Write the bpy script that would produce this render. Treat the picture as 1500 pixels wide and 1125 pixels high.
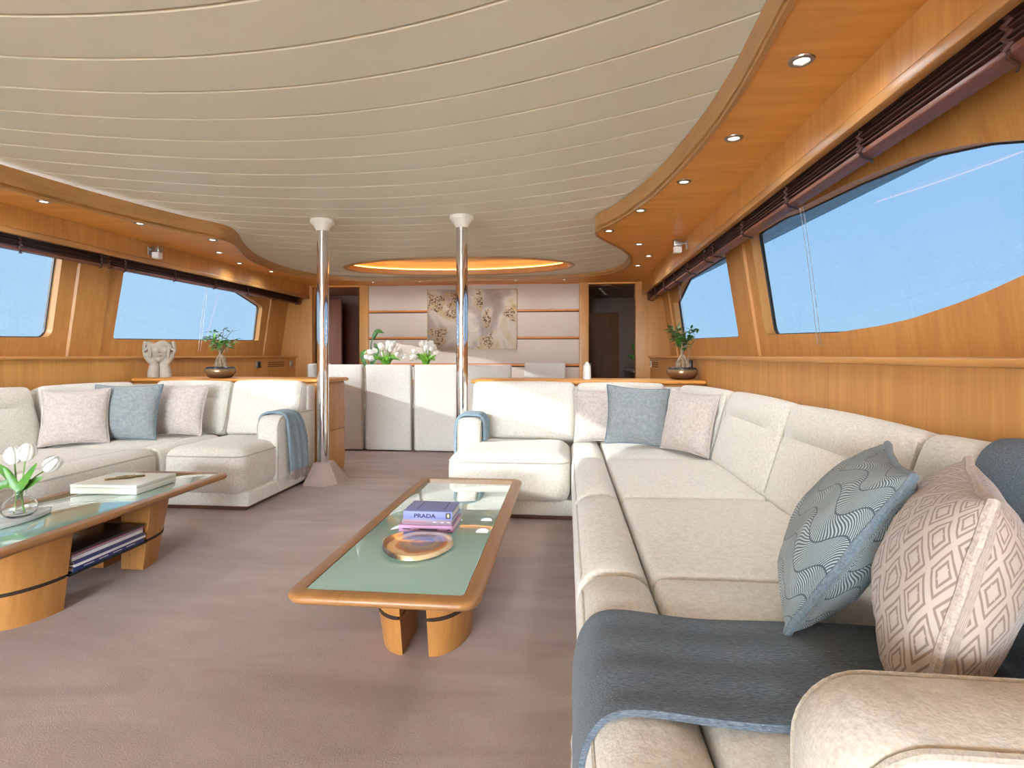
import bpy, bmesh, math, random
from mathutils import Vector, Matrix, noise
from mathutils.geometry import tessellate_polygon
random.seed(7)
pi = math.pi
S = bpy.context.scene
for o in list(bpy.data.objects): bpy.data.objects.remove(o)
COL = S.collection

# ---------------------------------------------------------------- camera
CAM_H = 1.05
cam = bpy.data.cameras.new('camera'); camo = bpy.data.objects.new('camera', cam); COL.objects.link(camo)
cam.sensor_width = 36.0; cam.lens = 36.0 * 800 / 1500; cam.shift_y = -41.5 / 1500
cam.clip_start = 0.02; cam.clip_end = 200
camo.location = (0, 0, CAM_H); camo.rotation_euler = (pi / 2, 0, math.atan(80 / 800))
S.camera = camo
# ---------------------------------------------------------------- world, sun, exposure
S.view_settings.view_transform = 'Standard'; S.view_settings.look = 'None'
S.view_settings.exposure = 1.15; S.view_settings.gamma = 1.0
S.view_settings.use_curve_mapping = False
SKY_STRENGTH = 4.0
wd = bpy.data.worlds.new('sky'); S.world = wd; wd.use_nodes = True
nt = wd.node_tree; nt.nodes.clear()
wo = nt.nodes.new('ShaderNodeOutputWorld'); wb = nt.nodes.new('ShaderNodeBackground')
tc = nt.nodes.new('ShaderNodeTexCoord'); sx = nt.nodes.new('ShaderNodeSeparateXYZ')
rp = nt.nodes.new('ShaderNodeValToRGB'); mr = nt.nodes.new('ShaderNodeMapRange')
mr.inputs['From Min'].default_value = -0.2; mr.inputs['From Max'].default_value = 1.0
e = rp.color_ramp.elements
e[0].position = 0.0; e[0].color = (1.15, 1.5, 1.85, 1)
e[1].position = 1.0; e[1].color = (2.35, 3.4, 4.8, 1)
for p, c in ((0.15, (1.35, 1.7, 2.05, 1)), (0.17, (4.15, 4.7, 5.1, 1)), (0.45, (3.15, 4.1, 5.2, 1))):
    k = e.new(p); k.color = c
nz = nt.nodes.new('ShaderNodeTexNoise'); nz.inputs['Scale'].default_value = 3.0; nz.inputs['Detail'].default_value = 5
mpw = nt.nodes.new('ShaderNodeMapping'); mpw.inputs['Scale'].default_value = (1, 1, 3.5)
crw = nt.nodes.new('ShaderNodeMapRange'); crw.inputs['From Min'].default_value = 0.5; crw.inputs['From Max'].default_value = 0.8
crw.inputs['To Max'].default_value = 0.35
mxw = nt.nodes.new('ShaderNodeMixRGB'); mxw.inputs['Color2'].default_value = (4.4, 4.9, 5.4, 1)
nt.links.new(tc.outputs['Generated'], sx.inputs[0]); nt.links.new(sx.outputs['Z'], mr.inputs['Value'])
nt.links.new(mr.outputs[0], rp.inputs[0]); nt.links.new(tc.outputs['Generated'], mpw.inputs[0])
nt.links.new(mpw.outputs[0], nz.inputs['Vector']); nt.links.new(nz.outputs['Fac'], crw.inputs['Value'])
nt.links.new(crw.outputs[0], mxw.inputs['Fac']); nt.links.new(rp.outputs[0], mxw.inputs['Color1'])
sdt = nt.nodes.new('ShaderNodeMapRange'); sdt.inputs['From Min'].default_value = 0.2; sdt.inputs['From Max'].default_value = -1.0; sdt.inputs['To Max'].default_value = 0.55
mxs = nt.nodes.new('ShaderNodeMixRGB'); mxs.inputs['Color2'].default_value = (5.4, 5.4, 5.3, 1)       # the sky pales towards the sun
nt.links.new(sx.outputs['X'], sdt.inputs['Value']); nt.links.new(sdt.outputs[0], mxs.inputs['Fac']); nt.links.new(mxw.outputs[0], mxs.inputs['Color1'])
nt.links.new(mxs.outputs[0], wb.inputs['Color']); wb.inputs['Strength'].default_value = SKY_STRENGTH
nt.links.new(wb.outputs[0], wo.inputs[0])
SUN_DIR = Vector((1.0, 0.42, -0.285)).normalized()
sun = bpy.data.lights.new('sun', 'SUN'); sun.energy = 205.0; sun.angle = math.radians(0.6); sun.color = (1.0, 0.72, 0.56)
suno = bpy.data.objects.new('sun', sun); COL.objects.link(suno)
suno.rotation_euler = SUN_DIR.to_track_quat('-Z', 'Y').to_euler(); suno.location = (-8, -5, 5)
DOWNLIGHT_W = 11.0

# ---------------------------------------------------------------- materials
def C(h, a=1.0):
    h = h.lstrip('#'); v = [int(h[i:i + 2], 16) / 255 for i in (0, 2, 4)]
    return tuple((c / 12.92 if c <= .04045 else ((c + .055) / 1.055) ** 2.4) for c in v) + (a,)
class NT:
    def __init__(s, name):
        s.m = bpy.data.materials.new(name); s.m.use_nodes = True; s.t = s.m.node_tree
        s.b = s.t.nodes['Principled BSDF']; s.out = s.t.nodes['Material Output']
    def n(s, kind, **kw):
        x = s.t.nodes.new('ShaderNode' + kind)
        for k, v in kw.items():
            if k in x.inputs: x.inputs[k].default_value = v
            else: setattr(x, k, v)
        return x
    def l(s, a, b): s.t.links.new(a, b)
    def set(s, **kw):
        for k, v in kw.items(): s.b.inputs[k.replace('_', ' ')].default_value = v
        return s
    def coord(s, scale=(1, 1, 1), kind='Object', rot=(0, 0, 0)):
        t = s.n('TexCoord'); m = s.n('Mapping'); m.inputs['Scale'].default_value = scale; m.inputs['Rotation'].default_value = rot
        s.l(t.outputs[kind], m.inputs[0]); return m.outputs[0]
    def ramp(s, fac, stops):
        r = s.n('ValToRGB'); el = r.color_ramp.elements
        while len(el) < len(stops): el.new(0.5)
        for x, (p, c) in zip(el, stops): x.position = p; x.color = c
        s.l(fac, r.inputs[0]); return r.outputs[0]
    def bump(s, h, strength=.3, dist=.01):
        b = s.n('Bump'); b.inputs['Strength'].default_value = strength; b.inputs['Distance'].default_value = dist
        s.l(h, b.inputs['Height']); s.l(b.outputs[0], s.b.inputs['Normal']); return b
    def math(s, op, a, b=None, c=None):
        x = s.n('Math', operation=op)
        for i, v in enumerate((a, b, c)):
            if v is None: continue
            if isinstance(v, (int, float)): x.inputs[i].default_value = v
            else: s.l(v, x.inputs[i])
        return x.outputs[0]
MATS = {}
def plain(name, col, rough=.5, metal=0, **kw):
    if name in MATS: return MATS[name]
    t = NT(name); t.set(Base_Color=C(col), Roughness=rough, Metallic=metal, **kw)
    c = t.coord((40, 40, 40)); nn = t.n('TexNoise'); nn.inputs['Scale'].default_value = 3; t.l(c, nn.inputs['Vector'])
    t.bump(nn.outputs['Fac'], .04, .002)
    MATS[name] = t.m; return t.m
def wood(name, light, dark, axis='Z', rough=.45, fine=1.0, figure=.5):
    t = NT(name); t.set(Roughness=rough); t.b.inputs['Coat Weight'].default_value = .10; t.b.inputs['Coat Roughness'].default_value = .25
    sc = [70 * fine] * 3; sc['XYZ'.index(axis)] = 2.2
    c = t.coord(sc); a = t.n('TexNoise'); a.inputs['Scale'].default_value = 1; a.inputs['Detail'].default_value = 6; a.inputs['Roughness'].default_value = .65
    t.l(c, a.inputs['Vector'])
    sc2 = [9 * fine] * 3; sc2['XYZ'.index(axis)] = .9
    c2 = t.coord(sc2); b = t.n('TexNoise'); b.inputs['Scale'].default_value = 1; b.inputs['Detail'].default_value = 4; b.inputs['Distortion'].default_value = 1.2
    t.l(c2, b.inputs['Vector'])
    m = t.n('Mix', data_type='FLOAT'); m.inputs['Factor'].default_value = figure
    t.l(a.outputs['Fac'], m.inputs['A']); t.l(b.outputs['Fac'], m.inputs['B'])
    col = t.ramp(m.outputs[0], [(.30, C(dark)), (.70, C(light))]); t.l(col, t.b.inputs['Base Color'])
    t.bump(a.outputs['Fac'], .06, .002)
    MATS[name] = t.m; return t.m
def fabric(name, c1, c2, scale=260, rough=.95, bump=.35, slub=True, sheen=.25):
    t = NT(name); t.set(Roughness=rough); t.b.inputs['Sheen Weight'].default_value = sheen; t.b.inputs['Specular IOR Level'].default_value = .2
    a = t.n('TexNoise'); a.inputs['Scale'].default_value = 1; a.inputs['Detail'].default_value = 3; t.l(t.coord((scale, scale, scale * .25)), a.inputs['Vector'])
    b = t.n('TexNoise'); b.inputs['Scale'].default_value = 1; b.inputs['Detail'].default_value = 3; t.l(t.coord((scale * .3, scale * .3, scale)), b.inputs['Vector'])
    m = t.math('ADD', a.outputs['Fac'], b.outputs['Fac']); m = t.math('MULTIPLY', m, .5)
    col = t.ramp(m, [(.35, C(c2)), (.62, C(c1))]); t.l(col, t.b.inputs['Base Color'])
    t.bump(m, bump, .004)
    MATS[name] = t.m; return t.m
def emis(name, col, strength):
    t = NT(name); t.set(Base_Color=C(col)); t.b.inputs['Emission Color'].default_value = C(col); t.b.inputs['Emission Strength'].default_value = strength
    MATS[name] = t.m; return t.m
def metal(name, col, rough=.1):
    t = NT(name); t.set(Base_Color=C(col), Metallic=1.0, Roughness=rough); MATS[name] = t.m; return t.m

W_LIGHT, W_DARK = '#d39a58', '#b06f34'
wall_wood = wood('honey_oak_vertical', '#d39b56', '#b4783b', 'Z')
wall_wood_y = wood('honey_oak_along', '#d39b56', '#b4783b', 'Y')
wall_wood_x = wood('honey_oak_across', '#eaa752', '#cf883c', 'X', figure=.65)
oak = wood('light_oak', '#c8955a', '#a87643', 'Y', rough=.35)
table_oak = wood('table_oak', '#b07d48', '#916338', 'Y', rough=.4)
oak_x = wood('light_oak_across', '#c8955a', '#a87643', 'X', rough=.35)
oak_z = wood('light_oak_vertical', '#bd8546', '#9e6832', 'Z', rough=.45)
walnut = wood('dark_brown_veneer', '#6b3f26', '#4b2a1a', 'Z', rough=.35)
blind_wood = wood('dark_brown_slat', '#5a3429', '#3a201b', 'Y', rough=.5)
blind_board = wood('brown_bottom_board', '#8a5746', '#6d4034', 'Y', rough=.45)
strip_orange = plain('orange_veneer_strip', '#d8853f', .35)
sofa_fab = fabric('cream_sofa_weave', '#e4dfd4', '#cdc5b6', 190, bump=.45)
pipe_fab = fabric('cream_piping', '#c9c1b2', '#a89f90', 300)
chair_fab = fabric('cream_chair_cover', '#ddd8cf', '#c9c2b7', 230, bump=.25)
taupe_fab = fabric('taupe_cushion', '#cfc4bb', '#b5a79d', 140, bump=.6)
bluep_fab = fabric('pale_blue_cushion', '#9a9fa0', '#7c8386', 140, bump=.6)
blue_pipe = fabric('blue_grey_piping', '#7d8d97', '#5f6f79', 300)
throw_blue = fabric('dusty_blue_wool', '#90a3af', '#6f8591', 240, bump=.4)
fringe_mat = fabric('taupe_fringe', '#b3a59c', '#8d7f78', 300)
panel_fab = fabric('cream_wall_panel', '#d3c5b8', '#c6b6a8', 200, bump=.08)
chrome = metal('polished_steel', '#e6e6e8', .06)
brushed = metal('brushed_nickel', '#a9a8a4', .3)
brass = metal('antique_brass', '#9c8a62', .4)
black_rub = plain('black_rubber', '#15171a', .5)
white_pl = plain('white_plastic', '#e8e6e0', .4)
grey_pl = plain('grey_plastic', '#9a9a98', .4)
dark_gap = plain('dark_recess', '#2a1a10', .8)
ceil_mat = plain('cream_leather_panel', '#dad5bf', .42)
stone_mat = fabric('sand_stoneware', '#b9b0a2', '#a79d8f', 120, bump=.15, sheen=0)
lamp_e = emis('downlight_glow', '#ffedd0', 4)
cove_e = emis('cove_glow', '#ffb45a', 4)

t = NT('taupe_carpet'); t.set(Roughness=1.0); t.b.inputs['Sheen Weight'].default_value = .3; t.b.inputs['Specular IOR Level'].default_value = .1
a = t.n('TexNoise'); a.inputs['Scale'].default_value = 190; a.inputs['Detail'].default_value = 6; a.inputs['Roughness'].default_value = .75; t.l(t.coord(), a.inputs['Vector'])
b = t.n('TexNoise'); b.inputs['Scale'].default_value = 1; b.inputs['Detail'].default_value = 5; b.inputs['Distortion'].default_value = 1.5
t.l(t.coord((1.1, 4.2, 1), rot=(0, 0, .5)), b.inputs['Vector'])
mm = t.n('Mix', data_type='FLOAT'); mm.inputs['Factor'].default_value = .5; t.l(a.outputs['Fac'], mm.inputs['A']); t.l(b.outputs['Fac'], mm.inputs['B'])
t.l(t.ramp(mm.outputs[0], [(.32, C('#9d8479')), (.66, C('#c5afa5'))]), t.b.inputs['Base Color'])
bb = t.bump(a.outputs['Fac'], .7, .008); carpet = t.m

t = NT('sea_green_glass'); t.set(Base_Color=C('#9cc4b8'), Roughness=.01); t.b.inputs['Coat Weight'].default_value = 1.0; t.b.inputs['Coat Roughness'].default_value = .01; t.b.inputs['IOR'].default_value = 2.0
table_glass = t.m
t = NT('dark_glass'); t.set(Base_Color=C('#10161a'), Roughness=.05); dark_glass = t.m
t = NT('clear_glass'); t.set(Base_Color=(1, 1, 1, 1), Roughness=0.0); t.b.inputs['Transmission Weight'].default_value = 1.0; t.b.inputs['IOR'].default_value = 1.45; clear_glass = t.m

t = NT('tinted_pane'); t.t.nodes.remove(t.b)
tr = t.n('BsdfTransparent'); tr.inputs[0].default_value = (.1045, .1275, .147, 1)   # each of the two faces of a pane
gl = t.n('BsdfGlossy'); gl.inputs['Roughness'].default_value = .0; mx = t.n('MixShader'); mx.inputs[0].default_value = .04
t.l(tr.outputs[0], mx.inputs[1]); t.l(gl.outputs[0], mx.inputs[2]); t.l(mx.outputs[0], t.out.inputs[0]); pane_mat = t.m

# charcoal throw with pale flecks
t = NT('charcoal_wool'); t.set(Roughness=1.0); t.b.inputs['Sheen Weight'].default_value = .12; t.b.inputs['Specular IOR Level'].default_value = .1
a = t.n('TexNoise'); a.inputs['Scale'].default_value = 1; a.inputs['Detail'].default_value = 4; t.l(t.coord((90, 420, 420)), a.inputs['Vector'])
v = t.n('TexNoise'); v.inputs['Scale'].default_value = 330; v.inputs['Detail'].default_value = 2; t.l(t.coord(), v.inputs['Vector'])
c1 = t.ramp(a.outputs['Fac'], [(.3, C('#4d5862')), (.7, C('#76818b'))])
f = t.ramp(v.outputs['Fac'], [(.70, (0, 0, 0, 1)), (.78, (1, 1, 1, 1))])
mc = t.n('MixRGB'); mc.inputs['Color2'].default_value = C('#c9cbc8'); t.l(f, mc.inputs['Fac']); t.l(c1, mc.inputs['Color1']); t.l(mc.outputs[0], t.b.inputs['Base Color'])
t.bump(a.outputs['Fac'], .5, .004); charcoal = t.m

# teal feather-stripe cushion: pillow faces use object x (width) and y (height)
t = NT('teal_leaf_stripe'); t.set(Roughness=.85); t.b.inputs['Sheen Weight'].default_value = .3
cs = t.n('SeparateXYZ'); t.l(t.coord(kind='UV'), cs.inputs[0])
X, Y = cs.outputs[0], cs.outputs[1]
row = t.math('ADD', t.math('MULTIPLY', Y, 15.0), 20.0); wob = t.math('SINE', t.math('MULTIPLY', X, 42)); row = t.math('ADD', row, t.math('MULTIPLY', wob, .35))
fr = t.math('FRACT', row); idx = t.math('FLOOR', row); alt = t.math('SUBTRACT', t.math('MULTIPLY', t.math('MODULO', t.math('ABSOLUTE', idx), 2.0), 2.0), 1.0)
bend = t.math('MULTIPLY', t.math('POWER', fr, 1.5), 52.0)
ph = t.math('ADD', t.math('MULTIPLY', X, 1050.0), t.math('MULTIPLY', bend, alt))
st = t.math('ADD', t.math('MULTIPLY', t.math('SINE', ph), .5), .5)
edge = t.math('LESS_THAN', fr, .06)
st2 = t.math('MULTIPLY', st, t.math('SUBTRACT', 1.0, t.math('MULTIPLY', edge, .7)))
t.l(t.ramp(st2, [(.35, C('#43535b')), (.65, C('#a9b7b7'))]), t.b.inputs['Base Color'])
t.bump(st2, .5, .004); teal_stripe = t.m
# beige cut-velvet cushion with nested diamonds
t = NT('beige_cut_velvet'); t.set(Roughness=.8); t.b.inputs['Sheen Weight'].default_value = .3
cs = t.n('SeparateXYZ'); t.l(t.coord(kind='UV'), cs.inputs[0]); X, Y = cs.outputs[0], cs.outputs[1]
u = t.math('MULTIPLY', t.math('ADD', X, t.math('MULTIPLY', Y, .75)), 14.0)
w = t.math('MULTIPLY', t.math('SUBTRACT', X, t.math('MULTIPLY', Y, .75)), 14.0)
uf = t.math('ABSOLUTE', t.math('SUBTRACT', t.math('FRACT', u), .5)); wf = t.math('ABSOLUTE', t.math('SUBTRACT', t.math('FRACT', w), .5))
dmd = t.math('MAXIMUM', uf, wf)
rings = t.math('FRACT', t.math('MULTIPLY', dmd, 6.0))
ln = t.math('LESS_THAN', rings, .44)
brk = t.math('GREATER_THAN', t.math('ADD', uf, t.math('MULTIPLY', wf, .6)), .13)
ln = t.math('MULTIPLY', ln, brk)
t.l(t.ramp(ln, [(.3, C('#bdb0a5')), (.7, C('#8f7e70'))]), t.b.inputs['Base Color'])
t.bump(t.math('SUBTRACT', 1.0, ln), .6, .006); velvet = t.m
beige_pipe = fabric('beige_cord', '#d4c8bd', '#ad9f93', 260, bump=.8)

# abstract canvas: smoky taupe and gold fields with clusters of dark flakes (object coordinates in metres)
t = NT('abstract_canvas'); t.set(Roughness=.5)
n1 = t.n('TexNoise'); n1.inputs['Scale'].default_value = 1.5; n1.inputs['Detail'].default_value = 5; n1.inputs['Distortion'].default_value = .9; t.l(t.coord((1, 1, .75), rot=(0, .9, 0)), n1.inputs['Vector'])
base = t.ramp(n1.outputs['Fac'], [(.28, C('#7d6a61')), (.42, C('#9c8b80')), (.52, C('#c3b5a4')), (.60, C('#b39a70')), (.72, C('#d6c7a6'))])
n2 = t.n('TexNoise'); n2.inputs['Scale'].default_value = 6; n2.inputs['Detail'].default_value = 9; n2.inputs['Distortion'].default_value = 1.6; t.l(t.coord(), n2.inputs['Vector'])
n3 = t.n('TexNoise'); n3.inputs['Scale'].default_value = 46; n3.inputs['Detail'].default_value = 3; t.l(t.coord(), n3.inputs['Vector'])
cs = t.n('SeparateXYZ'); t.l(t.coord(), cs.inputs[0])
tot = None
for bx_, bz_, rx_, rz_ in ((-.48, .20, .18, .20), (.19, .14, .22, .18), (.10, .68, .08, .22), (.54, .47, .14, .18), (-.50, .66, .24, .20), (-.20, .70, .09, .24), (.22, .40, .08, .20), (-.30, .50, .26, .10)):
    dx = t.math('DIVIDE', t.math('SUBTRACT', cs.outputs[0], bx_), rx_); dz = t.math('DIVIDE', t.math('SUBTRACT', cs.outputs[2], bz_), rz_)
    g = t.math('SUBTRACT', 1.0, t.math('ADD', t.math('MULTIPLY', dx, dx), t.math('MULTIPLY', dz, dz))); g = t.math('MAXIMUM', g, 0.0)
    tot = g if tot is None else t.math('MAXIMUM', tot, g)
fld = t.math('MULTIPLY', t.math('GREATER_THAN', tot, .01), t.math('ADD', t.math('MULTIPLY', tot, .55), t.math('MULTIPLY', t.math('SUBTRACT', n2.outputs['Fac'], .5), 2.6)))
gold_m = t.math('MULTIPLY', t.math('GREATER_THAN', fld, .30), .5)
mc = t.n('MixRGB'); mc.inputs['Color2'].default_value = C('#b08a4c'); t.l(gold_m, mc.inputs['Fac']); t.l(base, mc.inputs['Color1'])
fl_ = t.math('MULTIPLY', t.math('GREATER_THAN', fld, .46), t.math('GREATER_THAN', n3.outputs['Fac'], .52))
mc2 = t.n('MixRGB'); mc2.inputs['Color2'].default_value = C('#4e3524'); t.l(fl_, mc2.inputs['Fac']); t.l(mc.outputs[0], mc2.inputs['Color1'])
t.l(mc2.outputs[0], t.b.inputs['Base Color']); t.bump(fl_, .4, .004); canvas_mat = t.m

# agate: banded by distance from an off-centre core (object coordinates)
t = NT('banded_agate'); t.set(Roughness=.08); t.b.inputs['Coat Weight'].default_value = 1
cs = t.n('SeparateXYZ'); nn = t.n('TexNoise'); nn.inputs['Scale'].default_value = 9; nn.inputs['Detail'].default_value = 4; cc = t.coord(); t.l(cc, nn.inputs['Vector']); t.l(cc, cs.inputs[0])
dx = t.math('SUBTRACT', cs.outputs[0], .02); r2 = t.math('ADD', t.math('MULTIPLY', dx, dx), t.math('MULTIPLY', cs.outputs[1], t.math('MULTIPLY', cs.outputs[1], .8)))
rr = t.math('ADD', t.math('SQRT', r2), t.math('MULTIPLY', t.math('SUBTRACT', nn.outputs['Fac'], .5), .05))
rr = t.math('ADD', rr, t.math('MULTIPLY', cs.outputs[1], .12))
t.l(t.ramp(t.math('MULTIPLY', rr, 7.0), [(.10, C('#8d8fb0')), (.25, C('#7e82a6')), (.31, C('#a89a92')), (.5, C('#8f8078')), (.58, C('#b9754a')), (.66, C('#e0c49a')), (.8, C('#cfae80')), (.86, C('#3d332c')), (1.0, C('#1f4a66'))]), t.b.inputs['Base Color']); agate_mat = t.m

t = NT('bronze_glaze'); t.set(Roughness=.22, Metallic=.55)
cs = t.n('SeparateXYZ'); t.l(t.coord(), cs.inputs[0]); nn = t.n('TexNoise'); nn.inputs['Scale'].default_value = 14; t.l(t.coord((1, 1, 6)), nn.inputs['Vector'])
t.l(t.ramp(t.math('ADD', t.math('MULTIPLY', cs.outputs[2], 8.0), t.math('MULTIPLY', nn.outputs['Fac'], .12)), [(.2, C('#6e5040')), (.5, C('#8d6a4a')), (.68, C('#a08a68')), (.8, C('#39414a')), (.95, C('#20262c'))]), t.b.inputs['Base Color']); bronze = t.m
t = NT('ficus_bark'); t.set(Roughness=.8); nn = t.n('TexNoise'); nn.inputs['Scale'].default_value = 60; nn.inputs['Detail'].default_value = 5; t.l(t.coord((1, 1, .5)), nn.inputs['Vector'])
t.l(t.ramp(nn.outputs['Fac'], [(.3, C('#6f5a45')), (.7, C('#b7a086'))]), t.b.inputs['Base Color']); t.bump(nn.outputs['Fac'], .5, .005); bark = t.m
def leafmat(name, a_, b_):
    t = NT(name); t.set(Roughness=.4); nn = t.n('TexNoise'); nn.inputs['Scale'].default_value = 18; t.l(t.coord(), nn.inputs['Vector'])
    t.l(t.ramp(nn.outputs['Fac'], [(.35, C(a_)), (.65, C(b_))]), t.b.inputs['Base Color']); return t.m
leaf_dark = leafmat('ficus_leaf', '#27511f', '#4f8a34'); leaf_tulip = leafmat('tulip_leaf', '#35681f', '#578d31')
petal = leafmat('white_petal', '#efece2', '#faf8f2'); stem_mat = leafmat('tulip_stem', '#6f9a4a', '#8fb765')
soil = plain('dark_pebbles', '#3a3430', .9)
def lin(h): return C(h)

# ---------------------------------------------------------------- mesh helpers
def link(o, parent=None):
    COL.objects.link(o)
    if parent is not None: o.parent = parent
    return o
def mesh_from(name, vs, fs, mat, smooth=True, angle=40):
    me = bpy.data.meshes.new(name); me.from_pydata([tuple(v) for v in vs], [], fs); me.validate(); me.update()
    if mat is not None: me.materials.append(mat)
    if smooth:
        me.polygons.foreach_set('use_smooth', [True] * len(me.polygons)); me.set_sharp_from_angle(angle=math.radians(angle))
    return me
class M:
    """collects vertices and faces, becomes one mesh object"""
    def __init__(s): s.v = []; s.f = []
    def add(s, vs, fs):
        k = len(s.v); s.v += [Vector(v) for v in vs]; s.f += [tuple(i + k for i in f) for f in fs]; return s
    def box(s, x0, x1, y0, y1, z0, z1):
        vs = [(x, y, z) for z in (z0, z1) for y in (y0, y1) for x in (x0, x1)]
        return s.add(vs, [(0, 2, 3, 1), (4, 5, 7, 6), (0, 1, 5, 4), (2, 6, 7, 3), (0, 4, 6, 2), (1, 3, 7, 5)])
    def bbox(s, x0, x1, y0, y1, z0, z1, r=.004, n=2):   # box with rounded edges
        c = Vector(((x0 + x1) / 2, (y0 + y1) / 2, (z0 + z1) / 2))
        return s.rbox(c, (x1 - x0, y1 - y0, z1 - z0), r, n, 1)
    def rbox(s, c, size, r, n=4, m=6, fn=None, rot=None):
        h = [q / 2 for q in size]; r = min(r, min(h) * .999)
        def line(a):
            o = [-a + r * (1 - math.cos(i / n * pi / 2)) for i in range(n)]
            inn = [-(a - r) + 2 * (a - r) * i / m for i in range(m + 1)]
            return o + inn + [-q for q in reversed(o)]
        L = [line(a) for a in h]; idx = {}; vs = []; fs = []
        def vid(i, j, k):
            key = (i, j, k)
            if key not in idx:
                p = Vector((L[0][i], L[1][j], L[2][k])); q = Vector([max(-(h[a] - r), min(h[a] - r, p[a])) for a in range(3)])
                d = p - q
                if d.length > 1e-9: p = q + d.normalized() * r
                if fn: p = Vector(fn(p, h))
                if rot is not None: p = rot @ p
                idx[key] = len(vs); vs.append(p + Vector(c))
            return idx[key]
        nn = [len(l) - 1 for l in L]
        for ax in range(3):
            b_, c_ = (ax + 1) % 3, (ax + 2) % 3
            for side in (0, nn[ax]):
                for i in range(nn[b_]):
                    for j in range(nn[c_]):
                        q = []
                        for di, dj in ((0, 0), (1, 0), (1, 1), (0, 1)):
                            key = [0, 0, 0]; key[ax] = side; key[b_] = i + di; key[c_] = j + dj; q.append(vid(*key))
                        fs.append(tuple(q if side else reversed(q)))
        return s.add(vs, fs)
    def tube(s, pts, r, n=6, closed=False, cap=True):
        pts = [Vector(p) for p in pts]; N = len(pts); rr = r if isinstance(r, (list, tuple)) else [r] * N
        vs = []; fs = []; up = None
        for i, p in enumerate(pts):
            a = pts[(i - 1) % N] if (closed or i > 0) else p; b = pts[(i + 1) % N] if (closed or i < N - 1) else p
            t = (b - a)
            t = t.normalized() if t.length > 1e-9 else Vector((0, 0, 1))
            if up is None: up = t.orthogonal().normalized()
            up = (up - t * up.dot(t)); up = up.normalized() if up.length > 1e-6 else t.orthogonal().normalized()
            w = t.cross(up)
            for k in range(n):
                an = 2 * pi * k / n; vs.append(p + (up * math.cos(an) + w * math.sin(an)) * rr[i])
        for i in range(N if closed else N - 1):
            for k in range(n):
                a0 = i * n + k; a1 = i * n + (k + 1) % n; b0 = ((i + 1) % N) * n + k; b1 = ((i + 1) % N) * n + (k + 1) % n
                fs.append((a0, a1, b1, b0))
        if cap and not closed:
            fs.append(tuple(reversed(range(n)))); fs.append(tuple((N - 1) * n + k for k in range(n)))
        return s.add(vs, fs)
    def lathe(s, prof, c=(0, 0, 0), n=24, sx=1, sy=1, close=False):
        vs = []; fs = []; P = list(prof); c = Vector(c)
        for r, z in P:
            for k in range(n):
                a = 2 * pi * k / n; vs.append(c + Vector((r * math.cos(a) * sx, r * math.sin(a) * sy, z)))
        for i in range(len(P) - 1):
            for k in range(n): fs.append((i * n + k, i * n + (k + 1) % n, (i + 1) * n + (k + 1) % n, (i + 1) * n + k))
        if not close:
            if P[0][0] > 1e-5: fs.append(tuple(reversed(range(n))))
            if P[-1][0] > 1e-5: fs.append(tuple((len(P) - 1) * n + k for k in range(n)))
        return s.add(vs, fs)
    def plate(s, outer, holes, fmap, t):
        loops = [list(outer)] + [list(h) for h in holes]
        tri = tessellate_polygon([[Vector((p[0], p[1], 0)) for p in l] for l in loops])
        flat = [p for l in loops for p in l]; n = len(flat)
        vs = [fmap(p, 0) for p in flat] + [fmap(p, t) for p in flat]
        fs = [tuple(f) for f in tri] + [tuple(i + n for i in reversed(f)) for f in tri]
        k = 0
        for l in loops:
            m_ = len(l)
            for i in range(m_): a = k + i; b = k + (i + 1) % m_; fs.append((a, b, b + n, a + n))
            k += m_
        return s.add(vs, fs)
    def grid(s, rows, close_u=False):
        R = len(rows); Cn = len(rows[0]); vs = [p for r in rows for p in r]; fs = []
        for i in range(R - 1):
            for j in range(Cn if close_u else Cn - 1):
                j1 = (j + 1) % Cn; fs.append((i * Cn + j, i * Cn + j1, (i + 1) * Cn + j1, (i + 1) * Cn + j))
        return s.add(vs, fs)
    def xf(s, mat):
        s.v = [mat @ v for v in s.v]; return s
    def obj(s, name, mat, parent=None, smooth=True, angle=40, fixn=True):
        if parent is not None and parent.get('_w'): off = Vector(parent['_w']); vs = [v - off for v in s.v]
        else: vs = s.v; off = Vector((0, 0, 0))
        me = mesh_from(name, vs, s.f, mat, False)
        if fixn:
            bm = bmesh.new(); bm.from_mesh(me); bmesh.ops.remove_doubles(bm, verts=bm.verts, dist=1e-6); bmesh.ops.recalc_face_normals(bm, faces=bm.faces); bm.to_mesh(me); bm.free()
        if smooth:
            me.polygons.foreach_set('use_smooth', [True] * len(me.polygons)); me.set_sharp_from_angle(angle=math.radians(angle))
        o = bpy.data.objects.new(name, me); link(o, parent)
        if parent is not None and parent.get('_w') is not None: o['_w'] = tuple(parent['_w'])
        return o
def thing(name, label, cat, loc=(0, 0, 0), group=None, world=True):
    o = bpy.data.objects.new(name, None); o.empty_display_size = .05; link(o); o.location = loc
    o['label'] = label; o['category'] = cat
    if group: o['group'] = group
    if world: o['_w'] = tuple(float(x) for x in loc)      # parts are given in room coordinates
    return o
def struct(name, label=None, loc=(0, 0, 0)):
    o = bpy.data.objects.new(name, None); o.empty_display_size = .05; link(o); o['kind'] = 'structure'; o.location = loc
    o['_w'] = tuple(float(x) for x in loc)
    if label: o['label'] = label
    return o
def tag(o, label, cat, group=None):
    o['label'] = label; o['category'] = cat
    if group: o['group'] = group
    return o
def stuff(o): o['kind'] = 'stuff'; return o
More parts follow.
